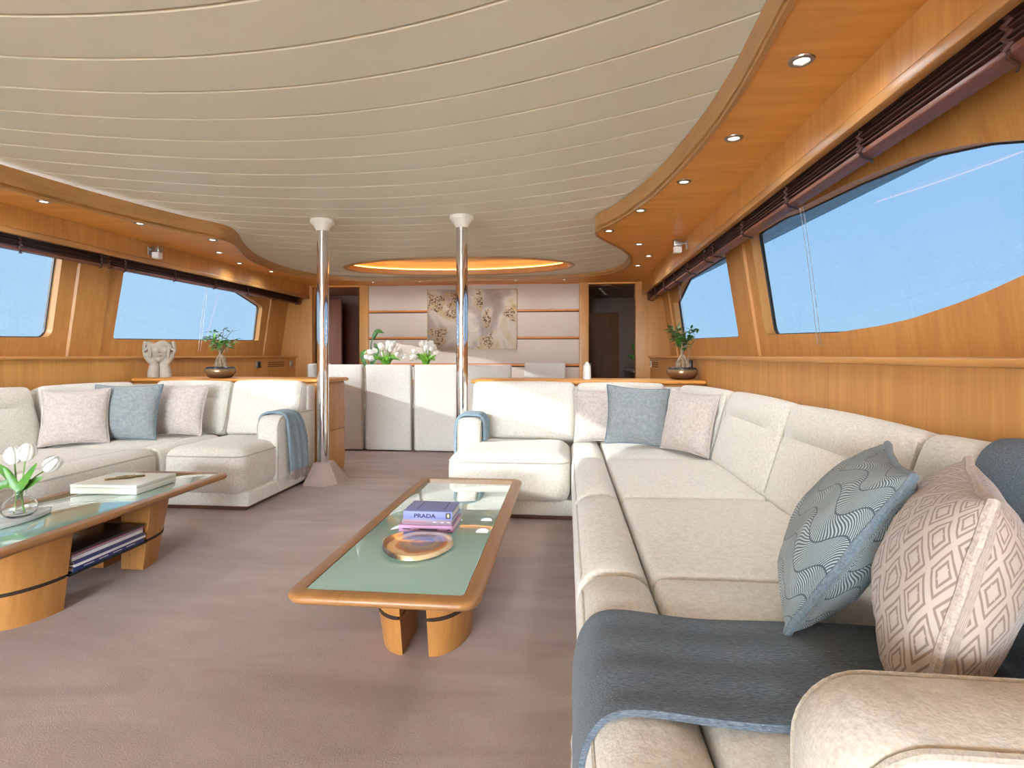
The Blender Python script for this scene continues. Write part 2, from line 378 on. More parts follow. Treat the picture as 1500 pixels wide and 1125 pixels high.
def catmull(P, n=8, closed=False):
    P = [Vector(p) for p in P]; out = []; N = len(P)
    for i in range(N if closed else N - 1):
        g = lambda k: P[k % N] if closed else P[max(0, min(N - 1, k))]
        p0, p1, p2, p3 = g(i - 1), g(i), g(i + 1), g(i + 2)
        for j in range(n):
            t_ = j / n
            out.append(.5 * ((2 * p1) + (p2 - p0) * t_ + (2 * p0 - 5 * p1 + 4 * p2 - p3) * t_ ** 2 + (3 * p1 - p0 - 3 * p2 + p3) * t_ ** 3))
    if not closed: out.append(P[-1])
    return out
def rrect(x0, x1, y0, y1, r, n=5):
    o = []
    for cx, cy, a0 in ((x1 - r, y0 + r, -pi / 2), (x1 - r, y1 - r, 0), (x0 + r, y1 - r, pi / 2), (x0 + r, y0 + r, pi)):
        for i in range(n + 1): a = a0 + pi / 2 * i / n; o.append((cx + r * math.cos(a), cy + r * math.sin(a)))
    return o
XC = -1.35
def mir(x, side): return x if side > 0 else 2 * XC - x
Y0, Y1 = -3.2, 7.53

# ================================================================ ROOM
fl = M().box(-4.3, 1.6, Y0 - .2, 10.2, -.06, 0).obj('floor', carpet, smooth=False); fl['kind'] = 'structure'; fl['label'] = 'soft taupe pink wall to wall carpet'
# ---- ceiling: cream curved panels, oak fascia, honey oak soffit
ceil = struct('ceiling', 'cream curved ceiling panels bordered by a wavy honey oak soffit')
Z_SOF = 2.05
def zc(y): return 2.18 - .04 * max(0.0, y - 4.8)
OV = (-1.30, 6.42, 1.36, .50)     # oval recess centre and half axes
def ovint(x):
    q = 1 - ((x - OV[0]) / OV[2]) ** 2
    return None if q <= 0 else (OV[1] - OV[3] * math.sqrt(q), OV[1] + OV[3] * math.sqrt(q))
def arc(y0, x): return y0 - .145 * (x + 1.40) ** 2
PITCH = .267
def plank(y0, y1):
    def piece(cols):
        mesh = M(); b = .007
        rows = []
        for x, a, c in cols:
            w = c - a
            rows.append([Vector((x, yy, zc(yy) + dz)) for yy, dz in ((a, .012), (a + min(b * .3, w * .2), .003), (a + min(b, w * .3), 0), (c - min(b, w * .3), 0), (c - min(b * .3, w * .2), .003), (c, .012))])
        mesh.grid(rows); return mesh.obj('ceiling_panel', ceil_mat, ceil, fixn=False, angle=15)
    xs = sorted([-4.05 + 5.4 * i / 90 for i in range(91)] + ([OV[0] + q * (OV[2] - .05 + .0025 * i) for q in (1, -1) for i in range(22)] if y1 > 5.5 else []))
    near, far = [], []
    for x in xs:
        a, c = arc(y0, x) + .003, arc(y1, x) - .003
        c = min(c, 7.4); a = min(a, 7.4)
        o = ovint(x)
        if o is None or c <= o[0]: near.append((x, a, c)); far.append(None)
        elif a >= o[1]: near.append(None); far.append((x, a, c))
        else:
            near.append((x, a, o[0]) if a < o[0] - .003 else None); far.append((x, o[1], c) if c > o[1] + .003 else None)
    for lst in (near, far):
        run = []
        for q in lst + [None]:
            if q is not None and q[2] - q[1] > .002: run.append(q)
            else:
                if len(run) > 1: piece(run)
                run = []
k = -18
while True:
    ya = 1.667 + k * PITCH
    if arc(ya, -1.4) > 8.1: break
    if ya + PITCH > Y0: plank(ya, ya + PITCH)
    k += 1
M().plate([(-4.2, 4.8), (1.5, 4.8), (1.5, 7.45), (-4.2, 7.45)], [[(OV[0] + (OV[2] + .01) * math.cos(2 * pi * i / 64), OV[1] + (OV[3] + .01) * math.sin(2 * pi * i / 64)) for i in range(64)]], lambda p, t_: Vector((p[0], p[1], zc(p[1]) + .0125 + t_)), .008).obj('underlay', ceil_mat, ceil, smooth=False)
bk = M().box(-4.3, 1.6, Y0, 7.6, 2.38, 2.42); bk.obj('backing_board', dark_gap, ceil, smooth=False)
FR = [(.0, -3.6), (.03, -2.6), (.12, -1.6), (.30, -.6), (.48, .4), (.585, 1.2), (.635, 1.93), (.643, 2.32), (.615, 2.82), (.53, 3.46), (.37, 4.08), (.255, 4.33), (.228, 4.45), (.25, 4.60), (.33, 4.80), (.51, 5.20), (.64, 5.65), (.668, 6.05), (.62, 6.45), (.46, 6.75), (.15, 6.95), (-.35, 7.05), (-.85, 7.08), (XC, 7.09)]
CR = [(p.x, p.y) for p in catmull([(x, y, 0) for x, y in FR], 6)]
CR = [p for p in CR if p[1] >= Y0 - .05]
ic = min(range(len(CR)), key=lambda i: abs(CR[i][1] - 4.45) + (0 if CR[i][0] > .2 else 9))
for side in (1, -1):
    XW = 1.42
    for part in (CR[:ic + 1], CR[ic:]):
        first = part[0][1] < 0
        poly = list(part) + ([(XW, 4.4495), (XW, part[0][1])] if first else [(XC, Y1 + .03), (XW, Y1 + .03), (XW, 4.4525)])
        if not first: poly = [(x, max(y, 4.4525)) if i == 0 else (x, y) for i, (x, y) in enumerate(poly)]
        poly = [(mir(x, side), y) for x, y in poly]
        M().plate(poly, [], lambda p, t_: Vector((p[0], p[1], Z_SOF + t_)), .02).obj('soffit_panel', wall_wood_x, ceil, smooth=False)
        # fascia strip: vertical ribbon with a little thickness towards the wall
        f = M(); rows = []
        for i, (x, y) in enumerate(part):
            a = Vector(part[max(0, i - 1)]); b = Vector(part[min(len(part) - 1, i + 1)]); d = (b - a).normalized(); nrm = Vector((d.y, -d.x))
            zt = zc(y) - .006; w = .018
            q = [(x, y, Z_SOF - .012), (x, y, zt), (x + nrm.x * w, y + nrm.y * w, zt), (x + nrm.x * w, y + nrm.y * w, Z_SOF - .012)]
            rows.append([Vector((mir(v[0], side), v[1], v[2])) for v in q])
        f.grid(rows, close_u=True); f.obj('fascia', oak, ceil, angle=50)
# oval light well
def ell(a, b, z, n=64): return [Vector((OV[0] + a * math.cos(2 * pi * i / n), OV[1] + b * math.sin(2 * pi * i / n), z)) for i in range(n)]
def ellc(a, b, dz, n=64): return [Vector((p.x, p.y, zc(p.y) + dz)) for p in ell(a, b, 0, n)]
w = M(); w.grid([ellc(OV[2] + .035, OV[3] + .035, -.004), ellc(OV[2] + .03, OV[3] + .03, -.014), ellc(OV[2] - .02, OV[3] - .02, -.014), ellc(OV[2] - .03, OV[3] - .03, -.004), ellc(OV[2] - .03, OV[3] - .03, .05), ellc(OV[2] + .02, OV[3] + .02, .05)], close_u=True)
w.obj('oval_trim', oak_x, ceil, fixn=False)
w = M(); w.grid([ellc(OV[2] + .02, OV[3] + .02, .05), ellc(OV[2] + .05, OV[3] + .05, .13), ellc(.02, .02, .145)], close_u=True)
w.obj('oval_dome', plain('warm_cream_dome', '#e0c79a', .6), ceil, fixn=False)
cv = thing('cove_light', 'warm amber light strip hidden inside the oval ceiling recess', 'light', (OV[0], OV[1], 2.16))
M().tube([Vector((p.x, p.y, p.z)) for p in ellc(OV[2] - .005, OV[3] - .005, .06)], .008, 6, closed=True).obj('glow_strip', cove_e, cv)

# ---- side walls
SL = .15
def wallx(z, side, off=0): return mir(1.40 - SL * (z - 1.05) + off, side)
WIN_F = [(4.55, 1.20), (6.88, 1.25), (6.86, 1.70), (6.12, 1.885), (4.57, 1.885)]
WIN_N = [(3.96, 1.90), (3.96, 1.235), (3.925, 1.195), (2.96, 1.169), (2.56, 1.183), (2.35, 1.198), (2.08, 1.234), (1.92, 1.262), (1.70, 1.31), (1.45, 1.385), (1.25, 1.46), (1.30, 1.50), (1.50, 1.60), (1.70, 1.668), (1.9, 1.733), (2.2, 1.797), (2.65, 1.838), (3.25, 1.869), (3.5, 1.895)]
def rnd(poly, r=.035, n=4):
    o = []
    N = len(poly)
    for i in range(N):
        p0, p, p1 = Vector(poly[i - 1]), Vector(poly[i]), Vector(poly[(i + 1) % N])
        a = (p0 - p); b = (p1 - p); ra = min(r, a.length * .4); rb = min(r, b.length * .4)
        A = p + a.normalized() * ra; B = p + b.normalized() * rb
        for j in range(n + 1):
            t_ = j / n; q = A * (1 - t_) ** 2 + p * 2 * t_ * (1 - t_) + B * t_ ** 2; o.append((q.x, q.y))
    return o
nwin = 0
for side, sn in ((1, 'right'), (-1, 'left')):
    wl = struct('wall_' + sn, 'honey oak side wall with sloped window surround and waist ledge')
    holes = [rnd(WIN_F), rnd(WIN_N)]
    outer = [(Y0, 1.03), (Y1 + .02, 1.03), (Y1 + .02, 2.06), (Y0, 2.06)]
    M().plate(outer, holes, lambda p, t_: Vector((wallx(p[1], side, t_), p[0], p[1])), .085).obj('window_surround', wall_wood, wl, smooth=True, angle=25)
    px_ = 1.12 if side > 0 else 1.18
    x0, x1 = sorted((mir(px_, side), mir(px_ + .04, side)))
    M().box(x0, x1, Y0, Y1 + .02, 0, 1.022).obj('lower_panel', wall_wood, wl, smooth=False)
    x0, x1 = sorted((mir(px_ - .025, side), mir(1.44, side)))
    M().bbox(x0, x1, Y0, Y1, 1.018, 1.045, .01).obj('ledge', wall_wood_y, wl)
    for ya, yb in ((4.10, 4.42), (7.02, 7.22)):          # leaning pillars proud of the surround
        pm = M(); rows = []
        for z in (1.046, 1.9):
            rows.append([Vector((wallx(z, side, -.0), ya, z)), Vector((wallx(z, side, -.018), ya + .01, z)), Vector((wallx(z, side, -.018), yb - .01, z)), Vector((wallx(z, side, -.0), yb, z))])
        pm.grid(rows); pm.obj('pillar', wall_wood, wl, smooth=False)
    for nm, hole in (('f', WIN_F), ('n', WIN_N)):
        nwin += 1
        wn = struct('window_%d' % nwin, 'tinted side window in oak surround' + (' with a slanted forward corner' if nm == 'f' else ' with a curved tapering end'))
        hp = rnd(hole)
        M().plate(hp, [], lambda p, t_: Vector((wallx(p[1], side, .07 + t_), p[0], p[1])), .006).obj('pane', pane_mat, wn, smooth=False)
        M().tube([Vector((wallx(p[1], side, .066), p[0], p[1])) for p in hp], .007, 6, closed=True).obj('seal', black_rub, wn)
    # valance board and its lower edging
    vx = 1.01 if side > 0 else 1.01 - .04
    x0, x1 = sorted((mir(vx, side), mir(vx + .03, side)))
    M().box(x0, x1, Y0, Y1, 1.905, Z_SOF - .001).obj('valance_board', wall_wood, wl, smooth=False)
    x0, x1 = sorted((mir(vx - .004, side), mir(vx + .034, side)))
    M().bbox(x0, x1, Y0, Y1, 1.862, 1.903, .004).obj('valance_edging', oak, wl)
    # exterior overhang seen through the panes
    oh = struct('roof_overhang', 'pale underside of the deck overhang outside the windows')
    poly = [(1.45, -3), (2.3, -3), (2.16, 1.5), (2.06, 3.1), (1.82, 8.0), (1.78, 10), (1.45, 10)]
    M().plate([(mir(x, side), y) for x, y in poly], [], lambda p, t_: Vector((p[0], p[1], 2.15 + t_)), .06).obj('soffit_skin', plain('white_gelcoat', '#dfe6ea', .3), oh, smooth=False)

# ---- unseen aft wall behind the camera, its opening shaped to limit the daylight
wa = struct('wall_aft', 'unseen oak aft wall with an opening shaped to limit the daylight')
for a_, b_ in ((-4.15, -3.45), (-.35, 1.45)): M().box(a_, b_, Y0 - .06, Y0, 0, 2.06).obj('side_panel', wall_wood, wa, smooth=False)
M().box(-3.45, -.35, Y0 - .06, Y0, 2.0, 2.06).obj('header', wall_wood_x, wa, smooth=False)
# unseen deck beyond that opening; roof and wing added to block the sun
ad = struct('added_aft_deck', 'unseen aft deck with a roof and wing added to block the sun')
M().box(-4.6, 1.9, Y0 - 3.4, Y0 - .2, -.06, -.01).obj('deck_floor', plain('pale_teak', '#c9b79c', .7), ad, smooth=False)
M().box(-4.6, 1.9, Y0 - 3.0, Y0 - .06, 2.15, 2.21).obj('sun_block_roof', plain('white_gelcoat', '#dfe6ea', .3), ad, smooth=False)
M().box(-4.2, -4.14, Y0 - 3.4, Y0 - .06, 0, 2.15).obj('sun_block_wing', plain('white_gelcoat', '#dfe6ea', .3), ad, smooth=False)
# ---- end wall
wb_ = struct('wall_back', 'forward bulkhead with cream fabric panels and orange oak strips')
PX0, PX1 = -2.80, .172
M().box(PX0 - .02, PX1 + .02, 7.56, 7.62, 0, 2.06).obj('bulkhead', dark_gap, wb_, smooth=False)
zs = [(2.05, 1.688), (1.662, 1.312), (1.286, .94), (.905, .02)]
for a_, b_ in zs: M().bbox(PX0, PX1, 7.525, 7.565, b_, a_ - .012, .006).obj('fabric_panel', panel_fab, wb_)
for z in (1.675, 1.299): M().bbox(PX0, PX1, 7.528, 7.56, z - .0125, z + .0125, .003).obj('orange_strip', strip_orange, wb_)
M().bbox(PX0, PX1, 7.52, 7.56, .908, .938, .003).obj('orange_strip', strip_orange, wb_)
M().bbox(PX0, PX1, 7.52, 7.56, 2.038, 2.05, .003).obj('orange_strip', strip_orange, wb_)
for a_, b_ in ((PX1, .30), (.925, 1.45), (PX0 - .13, PX0), (-4.15, -3.63)):
    M().bbox(a_, b_, 7.50, 7.62, 0, 2.05, .006).obj('door_post', wall_wood, wb_)
for a_, b_ in ((.30, .925), (-3.63, PX0 - .13)):
    M().bbox(a_, b_, 7.51, 7.60, 2.028, 2.05, .004).obj('door_header', wall_wood_x, wb_)
# passages behind the openings
d1 = struct('door_1', 'open doorway to a dim wood panelled passage')
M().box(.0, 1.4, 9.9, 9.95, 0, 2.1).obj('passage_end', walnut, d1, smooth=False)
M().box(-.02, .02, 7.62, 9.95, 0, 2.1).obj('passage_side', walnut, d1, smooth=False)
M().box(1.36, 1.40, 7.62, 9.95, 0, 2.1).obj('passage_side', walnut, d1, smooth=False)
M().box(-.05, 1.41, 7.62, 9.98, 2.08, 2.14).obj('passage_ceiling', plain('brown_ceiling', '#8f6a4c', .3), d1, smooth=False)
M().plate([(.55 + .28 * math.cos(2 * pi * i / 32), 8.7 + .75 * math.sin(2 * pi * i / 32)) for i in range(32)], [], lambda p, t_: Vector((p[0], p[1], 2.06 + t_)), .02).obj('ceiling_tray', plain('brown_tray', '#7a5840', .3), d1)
dl = M().bbox(.22, .92, 9.86, 9.90, 0, 1.82, .006).obj('door_leaf', wood('brown_door', '#8d5c34', '#6f4425', 'Z'), d1)
M().bbox(.36, .44, 9.845, 9.858, .86, .92, .004).obj('door_handle', white_pl, d1)
cab = thing('passage_cabinet', 'low brown cabinet with pale counter inside the dim passage', 'cabinet', (1.17, 8.9, 0))
M().bbox(1.0, 1.35, 8.2, 9.7, .0, .80, .006).obj('body', walnut, cab); M().bbox(.98, 1.355, 8.17, 9.73, .80, .83, .006).obj('counter', plain('grey_counter', '#b9ada0', .3), cab)
d2 = struct('door_2', 'open doorway to a dark brown side passage')
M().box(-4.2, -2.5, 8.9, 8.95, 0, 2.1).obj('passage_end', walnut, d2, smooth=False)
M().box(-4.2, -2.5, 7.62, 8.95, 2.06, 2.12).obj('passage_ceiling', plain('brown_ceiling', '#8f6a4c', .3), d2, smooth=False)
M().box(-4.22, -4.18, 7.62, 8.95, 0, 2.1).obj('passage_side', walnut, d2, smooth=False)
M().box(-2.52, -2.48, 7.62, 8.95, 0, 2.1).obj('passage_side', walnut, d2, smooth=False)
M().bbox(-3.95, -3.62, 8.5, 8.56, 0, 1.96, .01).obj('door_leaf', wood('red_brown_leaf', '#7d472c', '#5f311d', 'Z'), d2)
M().bbox(-3.44, -3.425, 8.84, 8.87, .1, 1.78, .003).obj('mirror_edge', brushed, d2); M().bbox(-3.425, -3.1, 8.84, 8.87, 1.765, 1.78, .003).obj('mirror_edge', brushed, d2)

# ---- downlights
def downlight(x, y, z, r=.042, power=None, spread=2.9, label='round recessed downlight with metal ring in the oak soffit', group='downlights in the oak soffit', cat='downlight'):
    t_ = thing('downlight', label, cat, (x, y, z), group, world=False)
    M().lathe([(r * .56, -.001), (r * .62, -.006), (r * .92, -.006), (r, -.001), (r, .004), (r * .56, .004), (r * .56, -.001)], n=24, close=True).obj('ring', brushed, t_)
    M().lathe([(0.0001, -.002), (r * .56, -.002), (r * .56, .003), (.0001, .003)], n=20, close=True).obj('lens', lamp_e, t_)
    lt = bpy.data.lights.new('downlight_lamp', 'SPOT'); lt.energy = power or DOWNLIGHT_W; lt.color = (.90, .97, 1.03); lt.spot_size = spread; lt.spot_blend = 1.0; lt.shadow_soft_size = .12
    lo = bpy.data.objects.new('downlight_lamp', lt); link(lo, t_); lo.location = (0, 0, -.012)
    return t_
RL = [(.791, 1.936), (.764, 2.597), (.671, 3.22), (.505, 3.825), (.337, 4.427), (.647, 4.98), (.818, 5.58), (.785, 6.16)]
for x, y in RL:
    downlight(x, y, Z_SOF, label='round metal ringed downlight in the oak soffit over the long sofa side', group='downlights over the long sofa')
    downlight(mir(x, -1), y, Z_SOF, label='round metal ringed downlight in the oak soffit on the face sculpture side', group='downlights on the sculpture side')
for x in (-2.62, -1.97, -1.32, -.67, -.03): downlight(x, 7.20, Z_SOF, .036, 5, label='small downlight in the oak soffit right above the cream fabric wall panels', group='downlights above the wall panels')
for x, y in ((-1.95, 6.45), (-1.30, 6.42), (-.60, 6.45)):
    downlight(x, y, zc(y) + .118, .036, 5, label='small downlight inside the amber oval ceiling recess', group='downlights in the oval recess')
for i in range(5): downlight(.50 + .035 * i, 8.3 + .2 * i, 2.058, .03, .7, label='small downlight in the dim passage ceiling', group='downlights in the passage')
downlight(.42, 9.6, 2.078, .03, .7, label='small downlight in the dim passage ceiling', group='downlights in the passage')

# ================================================================ BLINDS
def blind(side, ya, yb, label, pcy):
    t_ = thing('wooden_blind', label, 'blind', (mir(1.10, side), (ya + yb) / 2, 1.80), 'rolled up dark wooden blinds')
    for i in range(9):
        z = 1.905 - i * .0115; x = 1.075 + .012 * math.sin(i * 2.1)
        x0, x1 = sorted((mir(x, side), mir(x + .055, side)))
        M().bbox(x0, x1, ya + .004 * (i % 3), yb - .004 * (i % 2), z - .0035, z + .0035, .003, 1).obj('slat', blind_wood, t_)
    x0, x1 = sorted((mir(1.068, side), mir(1.135, side)))
    M().bbox(x0, x1, ya, yb, 1.782, 1.801, .004).obj('bottom_board', blind_board, t_)
    n = max(2, int((yb - ya) / .62)); 
    for i in range(n + 1):
        y = ya + .10 + (yb - ya - .2) * i / n
        pts = []
        for j in range(10):
            z = 1.915 - j * .0145; pts.append((mir(1.058 - (.008 if j % 2 else 0), side), y + (.006 if j % 2 else -.006), z))
        cd = M()
        cd.tube(pts, .0075, 6)
        cd.tube([(mir(1.058, side), y, 1.785), (mir(1.07, side), y + .02, 1.776), (mir(1.12, side), y + .05, 1.772), (mir(1.145, side), y + .09, 1.778)], .005, 5)
        cd.obj('cord_loop', blind_wood, t_)
    for dy in (0, .035):
        y = pcy + dy
        M().tube([(mir(1.15, side), y, 1.785), (mir(1.19, side), y, 1.50), (mir(1.235, side), y, 1.10)], .0016, 4).obj('pull_cord', white_pl if side < 0 else grey_pl, t_)
blind(1, 4.22, 7.36, 'rolled dark wooden blind above the slanted window behind the glossy potted ficus', 5.75)
blind(1, .0, 4.18, 'long rolled dark wooden blind above the curved window over the big sofa', 2.80)
blind(-1, 4.22, 7.44, 'rolled dark wooden blind above the slanted window behind the face sculpture', 5.5)
blind(-1, .0, 4.18, 'rolled dark wooden blind above the window next to the tulip table', 2.2)

# ================================================================ SOFAS
def crown(c):
    def f(p, h):
        k_ = max(0, 1 - (p.x / h[0]) ** 2) * max(0, 1 - (p.y / h[1]) ** 2)
        return (p.x, p.y, p.z + (c * k_ if p.z > 0 else 0))
    return f
def wrinkle(p, s=6.0, a=.004): return noise.noise(Vector(p) * s) * a
def seat(name, x0, x1, y0, y1, z0, z1, r, par, side, cr=.018, m=8, ry=None):
    a, b = sorted((mir(x0, side), mir(x1, side)))
    f0 = crown(cr); ky = (ry or r) / r
    def f(p, h):
        q = Vector(f0(p, h)); q.y *= ky; q.z += wrinkle(q + Vector((x0, y0, 0)), 7, .003) if p.z > 0 else 0
        return q
    return M().rbox(((a + b) / 2, (y0 + y1) / 2, (z0 + z1) / 2), (b - a, (y1 - y0) / ky, z1 - z0), r, 4, m, f).obj(name, sofa_fab, par)
def pipe(pts, par, side, r=.0055, closed=True, mat=None):
    return M().tube([(mir(p[0], side), p[1], p[2]) for p in pts], r, 6, closed=closed).obj('piping', mat or pipe_fab, par)
def back_cushion(par, c0, c1, zb, zt, depth, lean, side, crease=True):
    """stands between floor points c0 and c1 (front bottom edge, room coordinates for the right side); leans away from the sitter"""
    a = Vector((c0[0], c0[1], 0)); b = Vector((c1[0], c1[1], 0)); d = b - a; w = d.length; d.normalize()
    nrm = Vector((d.y, -d.x, 0))            # towards the sitter
    h = zt - zb
    def f(p, hh):
        u = p.x / hh[0]; v = p.z / hh[2]
        q = Vector(p)
        if p.y < 0:
            q.y -= .022 * max(0, 1 - u ** 4) * max(0, 1 - v * v)
            if crease: q.y += .018 * math.exp(-((v - .30) / .06) ** 2) * max(0, 1 - u ** 8)
            if crease: q.y -= .016 * math.exp(-((v - .62) / .28) ** 2) * max(0, 1 - u ** 6)
        q.z += .008 * (1 - u * u) * (1 if v > 0 else 0)
        return q
    mesh = M().rbox((0, 0, 0), (w - .006, depth, h), .045, 5, 10, f)
    pl = []
    for q in rrect(-w / 2 + .012, w / 2 - .012, -h / 2 + .012, h / 2 - .012, .05, 4): pl.append(Vector((q[0], -depth / 2 + .018, q[1])))
    pm = M().tube(pl, .0055, 6, closed=True)
    R = Matrix(((d.x, -nrm.x, 0), (d.y, -nrm.y, 0), (0, 0, 1)))   # local x->d, local y->-nrm, z->z
    T = Matrix.Rotation(-lean, 3, 'X')
    mid = (a + b) / 2 - nrm * (depth / 2)
    objs = []
    for k_, (mm_, nm, mt) in enumerate(((mesh, 'back_cushion', sofa_fab), (pm, 'piping', pipe_fab))):
        vs = []
        for p in mm_.v:
            q = T @ (p + Vector((0, depth / 2, h / 2))) - Vector((0, depth / 2, 0))
            q = R @ q; q = Vector((q.x + mid.x, q.y + mid.y, q.z + zb)); vs.append(Vector((mir(q.x, side), q.y, q.z)))
        mm_.v = vs
        objs.append(mm_.obj(nm, mt, par if k_ == 0 else objs[0]))
    return objs[0]
def arm(par, axis, lo, hi, t0, t1, z0, z1, r, side, name='armrest'):
    """slab arm; profile in (axis, z), rounded at its front top; thickness t0..t1 on the other horizontal axis"""
    prof = [(hi, z0), (hi, z1)]
    n = 8
    for i in range(n + 1): a = pi / 2 + pi / 2 * i / n; prof.append((lo + r + r * math.cos(a), z1 - r + r * math.sin(a)))
    prof.append((lo, z0))
    e_ = .022
    def P3(p, t_): return Vector((mir(p[0], side), t_, p[1])) if axis == 'X' else Vector((mir(t_, side), p[0], p[1]))
    cx = (lo + hi) / 2; cz = (z0 + z1) / 2
    def shr(p, k_):
        x = p[0] + k_ if p[0] < cx else p[0]; z = p[1] - k_ if p[1] > cz else p[1]; return (x, z)
    rows = []
    for t_, k_ in ((t0, e_ * 1.2), (t0 + .004, e_ * .55), (t0 + .012, e_ * .2), (t0 + e_, 0), ((t0 + t1) / 2, -.006), (t1 - e_, 0), (t1 - .012, e_ * .2), (t1 - .004, e_ * .55), (t1, e_ * 1.2)):
        rows.append([P3(shr(p, k_), t_) for p in prof])
    m_ = M(); m_.grid(rows, close_u=True); nP = len(prof)
    m_.f.append(tuple(range(nP))); m_.f.append(tuple(range((len(rows) - 1) * nP, len(rows) * nP)))
    o = m_.obj(name, sofa_fab, par)
    for t_ in (t0 + .007, t1 - .007):
        M().tube([P3(shr(p, e_ * .33), t_) for p in prof], .0065, 6).obj('piping', pipe_fab, o)
    return o
def sofa(side, label, wend, near):
    so = thing('sectional_sofa', label, 'sofa', (mir(.55, side), 2.6, 0))
    def bb(name, x0, x1, y0, y1, z0, z1, r, mat):
        a, b = sorted((mir(x0, side), mir(x1, side))); return M().bbox(a, b, y0, y1, z0, z1, r, 3).obj(name, mat, so)
    bb('plinth', .09, 1.08, near + .06, 4.46, .0, .03, .004, walnut); bb('plinth', wend + .04, .085, 3.51, 4.46, 0, .03, .004, walnut)
    bb('base', .055, 1.10, near, 4.50, .03, .135, .02, sofa_fab); bb('base', wend, .05, 3.475, 4.50, .03, .135, .02, sofa_fab)
    ys = [near, 1.60, 2.49, 3.42]
    for a, b in zip(ys, ys[1:]):
        seat('seat_cushion', .245, .90, a + .003, b - .003, .14, .42, .03, so, side)
        fb = seat('front_bolster', .03, .247, a + .003, b - .003, .125, .425, .085, so, side, .010, 6, .028)
        lp = [(.0455, y, z) for y, z in rrect(a + .016, b - .016, .16, .388, .05, 4)]
        pipe(lp, fb, side)
    seat('seat_cushion', .245, .90, 3.425, 4.12, .14, .415, .03, so, side); seat('front_bolster', .03, .247, 3.425, 4.12, .125, .42, .07, so, side, .006, 6, .028)
    wg = seat('wing_cushion', wend + .012, .025, 3.42, 4.14, .115, .425, .085, so, side, .012, 10)
    pipe([(x, y, .374) for x, y in rrect(wend + .017, .020, 3.4255, 4.13, .08, 5)], wg, side)
    # backs: long run (faces -x), corner, wing (faces -y)
    by = [near + .28, 1.65, 2.55, 3.45]
    for a, b in zip(by, by[1:]): back_cushion(so, (.86, b - .003), (.86, a + .003), .40, .865, .15, .30, side)
    back_cushion(so, (.72, 4.16), (.86, 3.455), .40, .86, .15, .28, side)
    back_cushion(so, (.075, 4.17), (.76, 4.17), .40, .86, .15, .26, side)
    back_cushion(so, (wend + .03, 4.17), (.068, 4.17), .40, .865, .15, .26, side)
    bb('back_frame', 1.02, 1.108, near, 4.50, .13, .80, .02, sofa_fab); bb('back_frame', wend + .02, 1.02, 4.36, 4.50, .13, .80, .02, sofa_fab)
    arm(so, 'Y', 3.84, 4.40, wend - .004, wend + .165, .13, .60, .09, side)
    arm(so, 'X', .33, 1.08, near + .06, near + .235, .13, .59, .095, side)
    return so
sofa(1, 'long cream L shaped sofa under the curved window with grey throw over its seat', -.775, .62)
sofa(-1, 'cream L shaped sofa below the face sculpture with blue fringed throw on its arm', -.575, .62)

# ================================================================ CONSOLES behind the sofa wings
def console(side, xe, label):
    t_ = thing('console_cabinet', label, 'cabinet', (mir((xe + 1.1) / 2, side), 4.74, 0))
    a, b = sorted((mir(xe + .03, side), mir(1.115 if side > 0 else 1.175, side)))
    M().bbox(a, b, 4.54, 4.93, 0, .815, .006).obj('body', wall_wood, t_)
    a, b = sorted((mir(xe, side), mir(1.118 if side > 0 else 1.178, side)))
    M().bbox(a, b, 4.52, 4.965, .817, .848, .012, 3).obj('top_board', wall_wood_x, t_)
    a, b = sorted((mir(xe + .018, side), mir(xe + .029, side)))
    for z0, z1 in ((.03, .385), (.395, .80)): M().bbox(a, b, 4.56, 4.91, z0, z1, .004).obj('end_panel', wall_wood, t_)
    return t_
console(1, -.80, 'honey oak console behind the long sofa carrying the potted ficus and crystal')
console(-1, -.66, 'honey oak console cabinet behind the sofa carrying the face sculpture')

# ================================================================ POLES
def pole(x, y, label, foot=True):
    t_ = thing('steel_pole', label, 'pole', (x, y, 0), None)
    M().lathe([(.048, .10 if foot else .0), (.048, 2.12)], (x, y, 0), 32).obj('tube', chrome, t_)
    M().lathe([(.050, 2.085), (.058, 2.10), (.075, 2.13), (.10, 2.15), (.102, 2.165), (.10, 2.1795), (.04, 2.1795)], (x, y, 0), 32).obj('ceiling_flange', plain('cream_enamel', '#e9e2d0', .35), t_)
    if not foot: return
    rows = []
    for s_, z in ((.165, 0), (.16, .01), (.075, .165), (.06, .172)):
        rows.append([Vector((x + s_ * a, y + s_ * b, z)) for a, b in ((-.6, -1), (.5, -1), (1, -.5), (1, .8), (-.6, .8))])
    m_ = M(); m_.grid(rows, close_u=True); m_.f.append((0, 1, 2, 3, 4)); m_.f.append((15, 16, 17, 18, 19))
    m_.obj('carpeted_foot', carpet, t_, angle=20)
pole(-2.02, 4.37, 'polished steel pole standing beside the sofa arm with fringed blue throw')
pole(-.845, 4.372, 'polished steel pole standing behind the arm of the long sofa', False)

